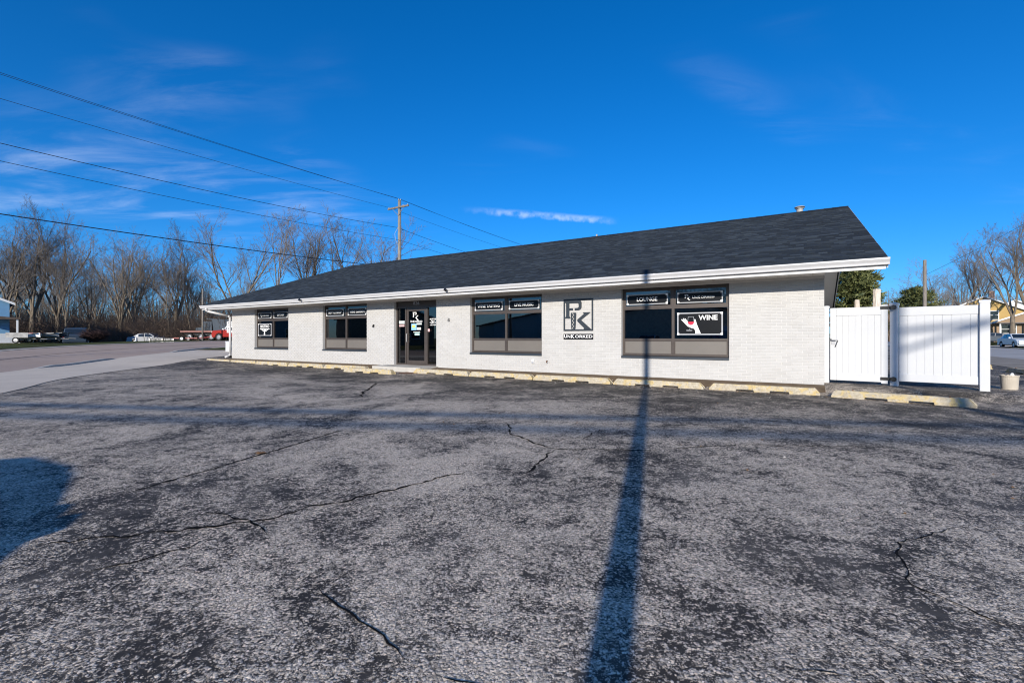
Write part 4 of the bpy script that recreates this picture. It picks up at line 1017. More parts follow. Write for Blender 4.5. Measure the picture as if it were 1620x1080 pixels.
def car(name, label, pos, rz, paint, kind, cat='car', two=None, cabshift=0.0):
    o = thing(name, label, cat, pos, rz)
    if kind == 'sedan':
        Lh, wr, zz_ = 2.25, .32, .22; fx, rx = 1.38, -1.35
        body = [(-2.25, .35), (-2.25, .80), (-2.15, .93), (-1.55, .98), (1.0, .95), (1.9, .82), (2.2, .66), (2.27, .50), (2.2, .28)]
        gh = [(-1.75, .94), (-1.05, 1.36), (-.3, 1.43), (.25, 1.40), (1.05, .93)]; tb = lambda z: 1 - .30 * max(0, z - .9); hw = .89
        glz = (.99, 1.36)
        side = [[(-.95, .99), (-.98, 1.30), (-.40, 1.37), (-.30, .99)], [(-.22, .99), (-.30, 1.37), (.18, 1.35), (.82, .98)]]
    elif kind == 'suv':
        Lh, wr, zz_ = 2.4, .37, .28; fx, rx = 1.42, -1.40
        body = [(-2.35, .42), (-2.38, 1.0), (-2.3, 1.12), (1.0, 1.10), (2.1, 1.0), (2.3, .82), (2.35, .55), (2.28, .34)]
        gh = [(-2.28, 1.08), (-2.05, 1.74), (-1.4, 1.80), (.1, 1.78), (.95, 1.08)]; tb = lambda z: 1 - .16 * max(0, z - 1.05); hw = .95
        side = [[(-2.0, 1.16), (-1.85, 1.66), (-1.15, 1.68), (-1.15, 1.16)], [(-1.05, 1.16), (-1.05, 1.68), (-.25, 1.68), (-.2, 1.16)], [(-.1, 1.16), (-.15, 1.68), (.1, 1.66), (.72, 1.16)]]
    elif kind == 'van':
        Lh, wr, zz_ = 2.45, .36, .25; fx, rx = 1.5, -1.5
        body = [(-2.45, .42), (-2.48, 1.0), (-2.4, 1.10), (1.2, 1.10), (2.1, 1.04), (2.35, .90), (2.4, .55), (2.3, .34)]
        gh = [(-2.42, 1.06), (-2.36, 1.78), (-1.9, 1.92), (-.75, 1.90), (.4, 1.62), (2.0, 1.03)]; tb = lambda z: 1 - .18 * max(0, z - 1.05); hw = .97
        side = [[(-2.2, 1.18), (-2.15, 1.72), (-1.1, 1.74), (-1.1, 1.18)], [(-1.0, 1.18), (-1.0, 1.74), (-.6, 1.74), (.3, 1.48), (.8, 1.18)]]
    else:
        Lh, wr, zz_ = 2.8, .40, .34; fx, rx = 1.78, -1.62
        body = [(-2.75, .52), (-2.75, 1.18), (-.45, 1.18), (-.40, 1.20), (1.15, 1.20), (2.5, 1.12), (2.68, .98), (2.72, .60), (2.62, .42)]
        gh = [(-.42, 1.18), (-.32, 1.84), (0, 1.90), (.72, 1.87), (1.30, 1.18)]; tb = lambda z: 1 - .22 * max(0, z - 1.15); hw = .98
        side = [[(-.25, 1.26), (-.2, 1.76), (.62, 1.76), (1.02, 1.26)]]
    bot = [(fx + .62 * wr * 2, zz_)] + arch(fx, -wr * 1.18, wr) [::1] if False else []
    gh = [(x + cabshift, z) for x, z in gh]; side = [[(x + cabshift, z) for x, z in q] for q in side]
    # lower edge with wheel arches
    low = [(body[-1][0], zz_)]
    for xc in (fx, rx):
        low += [(xc + wr * 1.18 * math.cos(a), max(zz_, wr + wr * 1.18 * math.sin(a))) for a in [i * math.pi / 8 for i in range(9)]]
    low += [(body[0][0] + .03, zz_)]
    prof = body + low
    bd = loft(prof, hw, two or paint, 'body', o)
    if two:   # contrasting upper band
        up_ = [p for p in body if p[1] > .78]; 
    cabm = loft(gh, hw * .96, paint, 'cabin', o, tb)
    for s in (-1, 1):
        for sd_ in side:
            y = [s * (hw * .96 * tb(z) * 1.0 + .012) for x, z in sd_]
            vs = [(p[0], yy, p[1]) for p, yy in zip(sd_, y)] + [(p[0], yy - s * .03, p[1]) for p, yy in zip(sd_, y)]; n = len(sd_)
            MB().add(vs, [tuple(range(n)), tuple(range(2 * n - 1, n - 1, -1))] + [(i, (i + 1) % n, n + (i + 1) % n, n + i) for i in range(n)]).build('window', AUTOGLASS, cabm, recalc=True)
        for xc in (fx, rx): wheel(o, xc, s * (hw - .12), wr, .22)
        zl = body[-3][1] if kind != 'sedan' else .66
        box('headlight', LAMPW, o, body[-2][0] - .10, body[-2][0] + .02, s * hw * .72 - .16, s * hw * .72 + .16, zl - .10, zl + .06, bev=.02)
        box('tail_light', LAMPR, o, body[0][0] - .015, body[0][0] + .08, s * hw * .86 - .08, s * hw * .86 + .08, .72 if kind == 'sedan' else .8, .90 if kind == 'sedan' else 1.05, bev=.02)
        if kind != 'van': box('mirror', paint, o, gh[-1][0] - .28, gh[-1][0] - .12, s * (hw + .10) - .08, s * (hw + .10) + .08, gh[-1][1] + .02, gh[-1][1] + .16, bev=.03)
        for dx_ in ((-.26,) if kind != 'pickup' else ()): box('door_handle', paint, o, dx_ - .1, dx_ + .1, s * (hw + .012) - .012, s * (hw + .012) + .012, gh[0][1] - .12, gh[0][1] - .08)
    # windscreen and rear window
    for (a, b) in ((gh[-1], gh[-2]), (gh[0], gh[1])):
        d = Vector((b[0] - a[0], 0, b[1] - a[1])); nrm = Vector((d.z, 0, -d.x)).normalized() * (1 if a is gh[-1] else -1)
        if nrm.x * (1 if a is gh[-1] else -1) < 0: nrm = -nrm
        p = Vector((a[0], 0, a[1])) + d * .10; q_ = Vector((a[0], 0, a[1])) + d * .90
        wa, wb = hw * .96 * tb(p.z) * .90, hw * .96 * tb(q_.z) * .88; e = nrm * .014
        MB().add([p + e + Vector((0, -wa, 0)), p + e + Vector((0, wa, 0)), q_ + e + Vector((0, wb, 0)), q_ + e + Vector((0, -wb, 0))], [(0, 1, 2, 3)]).build('windscreen', AUTOGLASS, cabm)
    for xb in (body[0][0] - .05, body[-2][0] - .02): box('bumper', STEEL if kind == 'pickup' else paint, o, xb - .02, xb + .10, -hw * .93, hw * .93, zz_ + .12, zz_ + .32, bev=.03)
    if kind == 'pickup':
        mb = MB().box(-2.70, -.46, -hw + .02, -hw + .10, 1.16, 1.21).box(-2.70, -.46, hw - .10, hw - .02, 1.16, 1.21).box(-2.74, -2.66, -hw + .1, hw - .1, 1.16, 1.21); mb.build('bed_rail', two or paint, o)
        box('bed_floor', HARDW, o, -2.66, -.46, -hw + .1, hw - .1, 1.182, 1.190)
    else: box('grille', HARDW, o, body[-2][0] + .0, body[-2][0] + .035, -.40, .40, .50, .66)
    return o
def paint(name, c, r=.22): return simple(name, c, r, 0.0, spec=0.6)
SILVERP = paint('silver_paint', (.52, .57, .63)); DARKP = paint('dark_paint', (.03, .045, .07)); REDP = paint('red_paint', (.30, .028, .022)); WHITEP = paint('white_paint', (.75, .75, .74)); GREYP = paint('pewter_paint', (.33, .34, .36)); BLUEP = paint('navy_paint', (.02, .06, .16))
def gpos(px, Z, dz=0): X = at(px, Z); return (X, Z, H(X, Z) + .0 + dz)
car('pickup_truck', 'red and white pickup truck parked across the road', gpos(379, 52), R(172), WHITEP, 'pickup', 'truck', two=REDP)
car('parked_car', 'silver grey car parked low by the wood across the road', gpos(239, 58, .35), R(8), GREYP, 'sedan')
car('parked_suv', 'dark blue sport utility car parked before the tall trees', gpos(124, 50, .0), R(126), DARKP, 'suv')
car('parked_car', 'silver blue car parked along the street on the right', gpos(1612, 47), R(180 + 62), SILVERP, 'sedan')
car('parked_car', 'black car standing by the yellow house', gpos(1566, 62), R(150), DARKP, 'sedan')
car('parked_van', 'navy van parked beside the viewer, casting the dark shadow', (-5.72, -1.50, LOTZ), R(25), BLUEP, 'van', 'van')
car('parked_car', 'silver car on the far side of the lot behind the viewer', (-20, -9, LOTZ), R(60), SILVERP, 'sedan')
car('parked_car', 'white car on the far side of the lot behind the viewer', (-26, -15, LOTZ), R(120), WHITEP, 'sedan')
car('pickup_truck', 'white pickup truck on the far side of the lot behind the viewer', (-31, -6, LOTZ), R(75), WHITEP, 'pickup', 'truck')
# flatbed trailer behind the pickup
ft = thing('flatbed_trailer', 'long low flatbed trailer with dark wheels next to the pickup', 'trailer', gpos(341, 53.5), R(176))
RUSTR = simple('trailer_red', (.20, .085, .07), .6, var=.3)
box('deck', RUSTR, ft, -2.8, 3.4, -1.05, 1.05, .98, 1.12); box('side_rail', RUSTR, ft, -2.8, 3.4, -1.09, -1.05, .92, 1.10); box('side_rail', RUSTR, ft, -2.8, 3.4, 1.05, 1.09, .92, 1.10)
for x_ in (-.2, 1.0, 2.4):
    for s in (-1, 1): wheel(ft, x_, s * .86, .42, .24)
box('headboard', STEEL, ft, -2.84, -2.76, -1.0, 1.0, 1.12, 2.0); MB().tube((-2.8, 0, .9), (-4.1, 0, .6), .06, .06, 8).build('drawbar', STEEL, ft)
box('under_frame', HARDW, ft, -2.6, 3.2, -.7, .7, .72, .97)
# dark box truck body behind the pickup cab
tb_ = thing('dump_truck', 'dark blue grey dump truck body behind the red pickup', 'truck', gpos(372, 58), R(176)); DBG = simple('dump_bed', (.035, .05, .07), .7, var=.2)
MB().prism([(-2.2, 1.1), (2.0, 1.1), (2.2, 2.5), (2.9, 2.55), (2.9, 2.65), (-2.2, 2.45)], -1.1, 1.1, 'y').build('dump_bed', DBG, tb_, recalc=True); MB().prism([(2.3, .6), (4.4, .6), (4.4, 1.5), (3.7, 1.6), (3.4, 2.3), (2.3, 2.35)], -1.0, 1.0, 'y').build('cab', DBG, tb_, recalc=True)
for x_ in (-1.2, 3.5):
    for s in (-1, 1): wheel(tb_, x_, s * .9, .48, .26)
# small trailers and boats heaped before the wood
def boat(label, pos, rz, L, m1, m2, dark=False):
    o = thing('boat_trailer', label, 'boat', pos, rz); o.scale = (.85, .85, .8); mb = MB(); vs = []; k = 7
    for i in range(k):
        t = i / (k - 1); x = -L / 2 + L * t; wv = .75 * (1 - max(0, (t - .55) / .45) ** 2 * .95); kz = .55 + .25 * max(0, t - .6)
        vs += [(x, -wv, 1.0 + .15 * t), (x, -wv * .75, kz + .12), (x, 0, kz), (x, wv * .75, kz + .12), (x, wv, 1.0 + .15 * t)]
    fs = [(i * 5 + a, i * 5 + a + 1, i * 5 + a + 6, i * 5 + a + 5) for i in range(k - 1) for a in range(4)] + [(0, 1, 2, 3, 4)]
    mb.add(vs, fs); mb.build('hull', m1, o, recalc=True)
    MB().prism([(-L * .48, .98), (L * .44, 1.08), (L * .46, 1.14), (-L * .48, 1.06)], -.60, .60, 'y').build('cover', m2, o, recalc=True)
    MB().box(-L * .4, L * .5, -.45, -.38, .42, .5).box(-L * .4, L * .5, .38, .45, .42, .5).box(-L * .3, -L * .26, -.8, .8, .3, .38).build('trailer_frame', STEEL, o)
    MB().tube((L * .5, 0, .46), (L * .5 + .9, 0, .42), .05, .05, 6).build('drawbar', STEEL, o)
    for s in (-1, 1): wheel(o, -L * .28, s * .82, .27, .16)
RED2 = simple('hull_red', (.26, .05, .05), .4); GREYC = simple('cover_grey', (.27, .27, .27), .7, var=.3); BLUEC = simple('cover_blue', (.12, .22, .42), .7, var=.2)
boat('small red and white boat on a trailer near the blue house', gpos(48, 42.5), R(-10), 2.7, SIGNW, RED2)
boat('boat under a crumpled grey cover left of the tall trunks', gpos(70, 43.5), R(12), 2.8, GREYC, GREYC)
boat('dark covered boat on a trailer before the tall trunks', gpos(92, 44.5), R(-5), 2.6, DARKP, GREYC)
ut = thing('utility_trailer', 'small open utility trailer closest to the blue house', 'trailer', gpos(35, 42), R(15)); MB().box(-.8, .8, -.6, .6, .5, .55).box(-.8, .8, -.62, -.58, .5, .95).box(-.8, .8, .58, .62, .5, .95).box(-.82, -.78, -.6, .6, .5, .95).build('trailer_bed', GREYC, ut)
for s in (-1, 1): wheel(ut, 0, s * .72, .27, .16)
# grey dumpster and red tow trailer
du = thing('cargo_bin', 'grey open cargo bin beside the silver grey car', 'container', gpos(263, 58, .1), R(4)); MB().prism([(-1.35, 0), (1.3, 0), (1.45, 1.05), (-1.45, 1.05)], -.8, .8, 'y').build('bin_body', GREYC, du, recalc=True)
for x_ in (-1.46, 0, 1.3): box('bin_rib', STEEL, du, x_, x_ + .12, -.86, -.80, .1, 1.05)
rt = thing('tow_trailer', 'low red tow trailer lying on the far verge', 'trailer', gpos(296, 51.5), R(6)); MB().box(-1.2, 1.3, -.5, -.4, .28, .38).box(-1.2, 1.3, .4, .5, .28, .38).box(-1.2, -1.1, -.5, .5, .28, .38).box(.9, 1.0, -.5, .5, .28, .38).build('trailer_frame', RED2, rt); MB().tube((1.3, 0, .33), (2.4, 0, .45), .05, .05, 6).build('drawbar', RED2, rt)
for s in (-1, 1): wheel(rt, -.2, s * .62, .26, .16)
mk = thing('marker_post', 'short white marker post by the far road edge', 'post', gpos(215, 50)); MB().tube((0, 0, 0), (0, 0, .75), .09, .08, 10).build('marker_tube', SIGNW, mk); MB().lathe([(.085, .75), (.05, .80), (0, .81)], 10).build('marker_cap', SIGNW, mk)

# ================================================================== HOUSES
def house(label, pos, rz, Lx, Ly, eave, ridge, wallm, roofm, wins=(), extra=None, gable_front=True, over=.35):
    o = thing('house', label, 'house', pos, rz)
    wl_ = MB().prism([(-Lx / 2, -.6), (Lx / 2, -.6), (Lx / 2, eave), (0, ridge), (-Lx / 2, eave)], 0, Ly, 'y').build('wall', wallm, o, recalc=True)
    k = (ridge - eave) / (Lx / 2); t = .14
    rf = MB().prism([(-Lx / 2 - over, eave - over * k), (0, ridge), (Lx / 2 + over, eave - over * k), (Lx / 2 + over, eave - over * k + t), (0, ridge + t), (-Lx / 2 - over, eave - over * k + t)], -over, Ly + over, 'y').build('roof', roofm, o, recalc=True)
    for s in (-1, 1):
        MB().prism([(s * (Lx / 2 + over + .02), eave - over * k - .06), (0, ridge - .06), (0, ridge + t + .02), (s * (Lx / 2 + over + .02), eave - over * k + t + .02)], -over - .05, -over - .005, 'y').build('rake_trim', WHITEP, rf, recalc=True)
    z = .18
    for x0, x1, z0, z1 in wins:
        f = bpy.data.objects.new('window', None); C.objects.link(f); f.parent = o
        MB().box(x0 - .08, x0, -.05, .02, z0 - .08, z1 + .08).box(x1, x1 + .08, -.05, .02, z0 - .08, z1 + .08).box(x0, x1, -.05, .02, z1, z1 + .08).box(x0, x1, -.07, .02, z0 - .08, z0).box(x0, x1, -.04, .02, (z0 + z1) / 2 - .03, (z0 + z1) / 2 + .03).build('frame', WHITEP, f)
        box('pane', AUTOGLASS, f, x0, x1, -.012, -.004, z0, z1)
    return o
def siding(name, c, rows=7.0):
    m, t, b = newmat(name); co = objco(t); sp = N(t, 'ShaderNodeSeparateXYZ'); t.links.new(co, sp.inputs[0])
    fr = mth(t, 'FRACT', mth(t, 'MULTIPLY', sp.outputs[2], rows)); c0 = mixc(t, mapr(t, noise(t, 1.5, 5), .3, .7), tuple(x * .9 for x in c), c)
    t.links.new(c0, b.inputs['Base Color']); b.inputs['Roughness'].default_value = .6
    bump(t, b, fr, .9, .03); return m
YELW = siding('yellow_siding', (.50, .34, .12)); BLUEW = siding('blue_siding', (.17, .36, .58)); WHW = siding('white_siding', (.70, .72, .74)); TANW = siding('tan_brick', (.38, .27, .18), 14)
ROOFB = simple('house_roof_brown', (.10, .075, .06), .9, var=.2); ROOFG = simple('house_roof_grey', (.11, .11, .12), .9, var=.2)
# blue house, left edge
hb = house('blue sided house with porch at the left edge', (-53.1, 41.8, .45), R(50), 11, 9, 4.0, 6.6, BLUEW, ROOFG, [(2.6, 3.6, 2.55, 3.6), (-1, .2, 1.0, 2.4)])
mb = MB().prism([(2.2, 2.35), (6.15, 2.35), (6.15, 2.50), (2.2, 2.85)], -2.0, -.05, 'y'); mb.build('porch_roof', ROOFB, hb, recalc=True)
for x_ in (2.4, 4.2, 5.85): box('porch_post', WHITEP, hb, x_, x_ + .14, -1.9, -1.76, 0, 2.35)
box('porch_rail', WHW, hb, 2.54, 5.85, -1.86, -1.80, .15, 1.0); box('porch_deck', KERB, hb, 2.2, 6.1, -2.0, -.05, -.3, .12)
# yellow house and neighbours, right
hy = house('yellow house with white trim and a brick chimney, beyond the street', (at(1556, 68), 68, .75), R(-38), 8.0, 10, 4.2, 6.2, YELW, ROOFG, [(.5, 1.5, 2.9, 4.1), (-2.2, -1.2, 2.9, 4.1), (.4, 1.6, .9, 2.1)])
box('chimney', CHIM, hy, .9, 1.5, 2.5, 3.1, 5.0, 7.2)
MB().prism([(-4.2, 2.2), (4.2, 2.2), (4.2, 2.35), (-4.2, 2.35)], -2.4, -.05, 'y').build('porch_roof', ROOFG, hy)
for x_ in (-4.0, -1.4, 1.3, 3.9): box('porch_post', WHITEP, hy, x_, x_ + .15, -2.3, -2.15, 0, 2.2)
hw_ = house('white two storey house behind the street trees', (at(1606, 80), 80, .75), R(-38), 8, 10, 4.6, 6.6, WHW, WHITEP, [(1.0, 2.0, 2.8, 4.0), (-1.8, -.8, 2.8, 4.0)])
ht = house('tan brick bungalow with a low dark roof at the right edge', (at(1634, 64), 64, .75), R(-40), 8, 9, 2.3, 4.0, TANW, ROOFB, [(-3, -1.6, .9, 2.0), (.5, 2.4, .9, 2.0)])
hc = house('house behind the shop of which only a chimney shows', (-13.4, 45, .2), R(-30), 8, 6, 3.8, 5.6, WHW, ROOFG, [])
cs_ = MB().box(-.75, -.12, .5, 1.1, 3.5, 7.95).build('chimney', CHIM, hc); box('chimney_cap', KERB, cs_, -.8, -.07, .45, 1.15, 7.95, 8.03); MB().lathe([(.12, 8.03), (.12, 8.2), (0, 8.2)], 12, (-.43, .8)).build('flue', SILVER, cs_)
# cars and buildings on the other side of the lot, seen only in the window reflections
hr = house('long dark workshop behind the viewer', (-46, -24, -.13), R(-70), 16, 26, 3.4, 5.0, simple('workshop_wall', (.62, .58, .50), .7, var=.2), ROOFG, [(-6, -4, 1, 2.4), (-2, 0, 1, 2.4), (3, 6, .2, 2.6)])
hr2 = house('pale workshop along the road behind the viewer', (-56, -14, -.1), R(-75), 14, 16, 3.0, 4.6, WHW, ROOFB, [(-5, -3, 1, 2.2), (1, 3, 1, 2.2)])

house('grey house across the road, seen only in the far window panes', (-62, 24, -.1), R(80), 12, 12, 4.6, 7.4, simple('house_grey', (.30, .30, .30), .7, var=.2), ROOFG, [(-4, -2.6, 1, 2.4), (1, 2.4, 1, 2.4)])
house('brown house across the road, seen only in the far window panes', (-60, 6, -.1), R(85), 13, 12, 4.2, 6.8, simple('house_brown', (.26, .20, .15), .7, var=.2), ROOFB, [(-4, -2.6, 1, 2.4), (2, 3.4, 1, 2.4)])
# ================================================================== TREES
def grow(seed, height, spread, trunk_h, forks, r0, lean=0.0, levels=5, dens=1.0, up=0.32):
    rg = random.Random(seed); T_ = MB(); K_ = MB()
    def limb(p, d, L, r, lev):
        n = max(3, int(L / (0.9 if lev < 2 else .55))); sl = L / n; pr = r
        for i in range(n):
            t = (i + 1) / n
            wob = .05 + .028 * lev
            d = (d + Vector((rg.gauss(0, wob), rg.gauss(0, wob), rg.gauss(0, wob * .6) + up * .13))).normalized()
            q = p + d * sl; nr = max(.006, r * (1 - t * (.62 if lev < levels else .8)))
            (T_ if lev <= 1 else K_).tube(p, q, pr, nr, 7 if lev == 0 else 5 if lev <= 2 else 3, False)
            pr = nr; p = q
            if lev < levels and t > (.22 if lev > 0 else .55):
                k = {0: 1.0, 1: 1.15, 2: 1.35, 3: 1.9, 4: 1.9}.get(lev, 1) * dens
                m_ = int(k) + (1 if rg.random() < k - int(k) else 0)
                for _ in range(m_):
                    a = rg.uniform(0, 2 * math.pi); u = d.orthogonal().normalized(); v = d.cross(u)
                    ang = rg.uniform(.38, .80); nd = (d * math.cos(ang) + (u * math.cos(a) + v * math.sin(a)) * math.sin(ang)).normalized(); nd.z = nd.z * .85 + .20
                    limb(p, nd.normalized(), L * rg.uniform(.36, .60) * (1.10 - .45 * t), nr * rg.uniform(.42, .62), lev + 1)
    p = Vector((0, 0, -.4)); d = Vector((lean, 0, 1)).normalized(); pr = r0 * 1.25
    nseg = 4
    for i in range(nseg):
        q = p + (d + Vector((rg.gauss(0, .04), rg.gauss(0, .04), 0))) * ((trunk_h + .4) / nseg); nr = r0 * (1 - .12 * i); T_.tube(p, q, pr, nr, 9, False); p = q; pr = nr
    a0 = rg.uniform(0, 6.28)
    for i in range(forks):
        a = a0 + i * 2 * math.pi / forks + rg.uniform(-.4, .4); s = spread * rg.uniform(.6, 1.15)
        nd = Vector((math.cos(a) * s + lean, math.sin(a) * s, 1)).normalized()
        limb(p - Vector((0, 0, .15)), nd, (height - trunk_h) * rg.uniform(.80, 1.0), pr * (.62 if forks > 2 else .75), 1)
    return T_, K_
PROTO = {}
def proto(key, *a, **k):
    T_, K_ = grow(*a, **k); PROTO[key] = (T_.mesh('trunk', BARK, True), K_.mesh('crown', TWIG, False))
proto('broad', 11, 17, .46, 4.4, 5, .42, dens=.88)
proto('vase', 23, 15, .32, 3.4, 5, .34, dens=.88)
proto('slim', 37, 14, .22, 4.2, 3, .22, dens=.90)
proto('oak', 41, 14, .70, 3.6, 4, .32, dens=.88, up=.24)
proto('small', 59, 8, .55, 1.6, 4, .15, dens=.9)
proto('lean', 67, 15, .50, 4.0, 3, .36, lean=-.16, dens=.92)
for k, (a, b) in PROTO.items(): print('tree', k, len(a.polygons), len(b.polygons))
def tree(key, label, px, Z, s, rz, sz=None, group=None, name='bare_tree'):
    X = at(px, Z); o = thing(name, label, 'tree', (X, Z, H(X, Z)), rz, group); o.scale = (s, s, sz or s)
    shared('trunk', PROTO[key][0], o, (0, 0, 0)); shared('crown', PROTO[key][1], o, (0, 0, 0)); return o
GW = 'bare trees of the wood across the road'
tree('broad', 'tallest broad bare tree rising behind the boats', 52, 62, .93, .3, group=GW)
tree('broad', 'big bare tree with forked trunk, right of the tallest one', 92, 64, .90, 2.6, group=GW)
tree('vase', 'bare tree overhanging the blue house', 8, 60, .98, 1.2, group=GW)
tree('slim', 'slim pale trunked tree between the big tree and the dark car', 106, 60, .80, .4, group=GW)
tree('vase', 'dense vase shaped bare tree in the middle of the wood', 190, 64, .94, .9, group=GW)
tree('vase', 'bare tree with several dark stems beside the vase shaped one', 214, 66, .92, 3.4, group=GW)
tree('slim', 'thin bare tree behind the dark bush', 140, 68, .84, 2.0, group=GW)
tree('oak', 'bare tree behind the silver grey car', 245, 68, .78, 4.1, group=GW)
tree('slim', 'straight bare tree behind the grey bin', 268, 66, .78, 5.0, group=GW)
tree('vase', 'bare tree just left of the thin wooden post', 300, 70, .78, 2.2, group=GW)
tree('slim', 'bare tree behind the flatbed trailer', 325, 72, .80, 1.0, group=GW)
tree('oak', 'spreading bare tree above the left end of the roof', 372, 56, .92, 1.4)
tree('slim', 'upright bare tree behind the roof, tallest left of the utility pole', 437, 54, .98, 2.9)
tree('vase', 'bare tree behind the roof near the middle of the hip line', 490, 60, .98, 5.4)
tree('slim', 'bare tree behind the roof with a thin straight stem', 533, 60, 1.02, 3.8)
tree('oak', 'round topped bare tree behind the chimney', 585, 62, 1.02, .6)
rg = random.Random(5); keys = ['slim', 'vase', 'oak', 'slim', 'broad']
for i in range(20):
    tree(keys[i % 5], 'bare tree standing deep in the wood across the road', -60 + i * 24 + rg.uniform(-7, 7), rg.uniform(74, 105), rg.uniform(.72, .95), rg.uniform(0, 6.2), group='trees deep in the wood')
GR_ = 'bare trees beyond the street'
tree('lean', 'leaning bare tree in front of the yellow house', 1600, 56, .86, 3.6, group=GR_)
tree('broad', 'tall bare tree at the right edge', 1626, 60, .84, 1.9, group=GR_)
tree('oak', 'dark bare tree right of the plain pole', 1500, 62, .72, 2.2, group=GR_)
tree('vase', 'bare tree above the fence end post', 1545, 72, .95, .8, group=GR_)
tree('small', 'little bare tree left of the plain pole', 1447, 58, .92, .8, group=GR_)
tree('vase', 'bare tree between the pole and the yellow house', 1525, 90, .82, 3.1, group=GR_)
for i in range(9):
    tree(keys[i % 5], 'hazy bare tree far beyond the street', 1395 + i * 34 + rg.uniform(-8, 8), rg.uniform(105, 150), rg.uniform(.68, .95), rg.uniform(0, 6.2), group='far trees beyond the street')
# trees behind the viewer, mirrored in the panes
for i in range(6):
    X, Y = -62 + i * 7 + rg.uniform(-2, 2), -40 - (5 - i) * 3
    o = thing('bare_tree', 'bare tree behind the viewer', 'tree', (X, Y, -.1), rg.uniform(0, 6), 'trees behind the viewer'); k_ = keys[i % 5]; shared('trunk', PROTO[k_][0], o, (0, 0, 0)); shared('crown', PROTO[k_][1], o, (0, 0, 0)); o.scale = (.8, .8, .8)

# undergrowth: thin stems in a mass along the wood edge
mb = MB(); rg = random.Random(9)
for i in range(8500):
    px = rg.uniform(-60, 420); Z = rg.uniform(57, 92); X = at(px, Z); z = H(X, Z) - .1
    hgt = rg.uniform(1.4, 4.4) * (1.6 if rg.random() < .2 else 1); d = Vector((rg.gauss(0, .22), rg.gauss(0, .22), 1)); p = Vector((X, Z, z)); q = p + d * hgt * .5
    mb.tube(p, q, .035, .022, 3, False); q2 = q + (d + Vector((rg.gauss(0, .3), rg.gauss(0, .3), 0))) * hgt * .5; mb.tube(q, q2, .022, .008, 3, False)
    for k in range(3):
        s = p.lerp(q2, rg.uniform(.3, .9)); e = s + Vector((rg.gauss(0, .5), rg.gauss(0, .5), rg.uniform(.2, .8))) * .9; mb.tube(s, e, .014, .006, 3, False)
tag(mb.build('undergrowth', BRUSH), 'brown leafless undergrowth along the wood edge', 'undergrowth', kind='stuff')
# a far wood that closes the view
mb = MB()
for i in range(4200):
    px = rg.uniform(-80, 640) if i % 3 else rg.uniform(1380, 1700); Z = rg.uniform(110, 160); X = at(px, Z); p = Vector((X, Z, -.3)); hgt = rg.uniform(4.5, 12.5)
    q = p + Vector((rg.gauss(0, .5), rg.gauss(0, .5), hgt)); mb.tube(p, q, .10, .03, 3, False)
    for k in range(5):
        s = p.lerp(q, rg.uniform(.3, .95)); e = s + Vector((rg.gauss(0, 1.3), rg.gauss(0, 1.3), rg.uniform(.6, 2.2))); mb.tube(s, e, .04, .012, 3, False)
tag(mb.build('far_wood', BRUSH), 'far leafless wood closing the view', 'wood', kind='stuff')
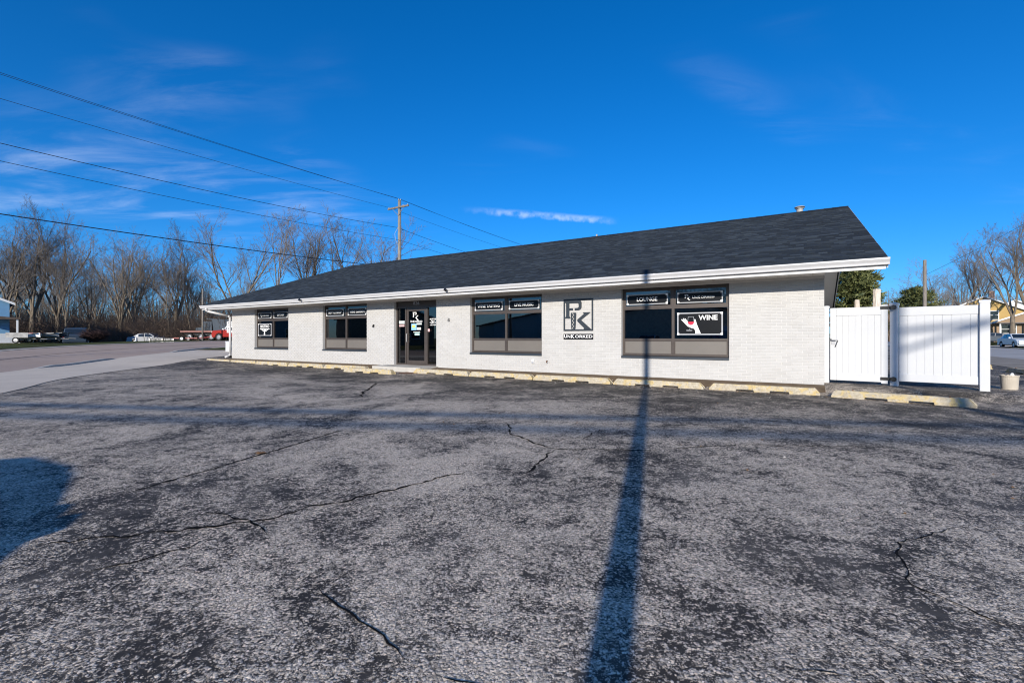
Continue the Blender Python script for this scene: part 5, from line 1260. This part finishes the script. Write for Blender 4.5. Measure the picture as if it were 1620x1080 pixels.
# dark reddish bush at the far verge
def bush(label, px, Z, rad, hgt, n, mat, name='bush'):
    o = thing(name, label, 'bush', gpos(px, Z)); mb = MB(); rg = random.Random(px)
    for i in range(n):
        a = rg.uniform(0, 6.28); t = rg.uniform(.1, 1) ** .6; q = Vector((math.cos(a) * rad * t, math.sin(a) * rad * t, hgt * rg.uniform(.45, 1) * (1 - .35 * t)))
        b = Vector((math.cos(a) * .2, math.sin(a) * .2, 0)); m_ = b.lerp(q, .55) + Vector((0, 0, .15)); mb.tube(b, m_, .022, .014, 3, False); mb.tube(m_, q, .014, .005, 3, False)
        for k in range(5):
            s = b.lerp(q, rg.uniform(.4, 1)); mb.tube(s, s + Vector((rg.gauss(0, .25), rg.gauss(0, .25), rg.uniform(.05, .35))), .010, .004, 3, False)
    mb.build('bush_stems', mat, o)
BUSHM = m_bark('bush_stem', (.05, .03, .03), (.10, .06, .055))
bush('dark leafless bush on the verge beside the dark blue car', 150, 47, 1.25, 1.4, 420, BUSHM)

# evergreens
def conifer(label, px, Z, hgt, rad, seed, round_=False):
    o = thing('evergreen_tree', label, 'tree', gpos(px, Z)); rg = random.Random(seed)
    MB().tube((0, 0, -.2), (0, 0, hgt * .92), .16, .03, 8).build('trunk', BARK, o)
    K = MB()
    nb = int(150 * (hgt / 8) * (1.3 if round_ else 1.0))
    for i in range(nb):
        t = rg.random() ** .85; z = .35 + (hgt - .4) * t
        R_ = rad * (math.sqrt(max(0.02, 1 - (2 * t - .75) ** 2 / 1.6)) if round_ else min(1, (1.05 - t) * 1.35) ** .8) * rg.uniform(.62, 1.08)
        a = rg.uniform(0, 6.28); d = Vector((math.cos(a), math.sin(a), rg.uniform(-.05, .5))); d.normalize(); base = Vector((0, 0, z))
        nk = 9
        for k in range(nk):
            s = (k + 1.5) / (nk + .5); c = base + d * R_ * s + Vector((rg.gauss(0, .13), rg.gauss(0, .13), rg.gauss(0, .12) - .12 * s * s))
            for m_ in range(13):
                e = (d * .6 + Vector((rg.gauss(0, .6), rg.gauss(0, .6), rg.gauss(.25, .45)))).normalized(); Ln = rg.uniform(.14, .30); sd_ = e.orthogonal().normalized().lerp(e.cross(e.orthogonal()).normalized(), rg.random()).normalized() * .045
                b = c + Vector((rg.gauss(0, .09), rg.gauss(0, .09), rg.gauss(0, .09))); K.add([b - sd_, b + sd_, b + e * Ln + sd_ * .3, b + e * Ln - sd_ * .3], [(0, 1, 2, 3)])
    K.build('crown', NEEDLE, o)
conifer('dense green evergreen tree behind the white gate', 1352, 30, 5.9, 1.75, 3, True)
conifer('round dark evergreen beyond the fence, below the plain pole', 1449, 50, 6.3, 2.5, 8, True)
print('TOTAL', len(sc.objects), sum(len(m.polygons) for m in bpy.data.meshes))
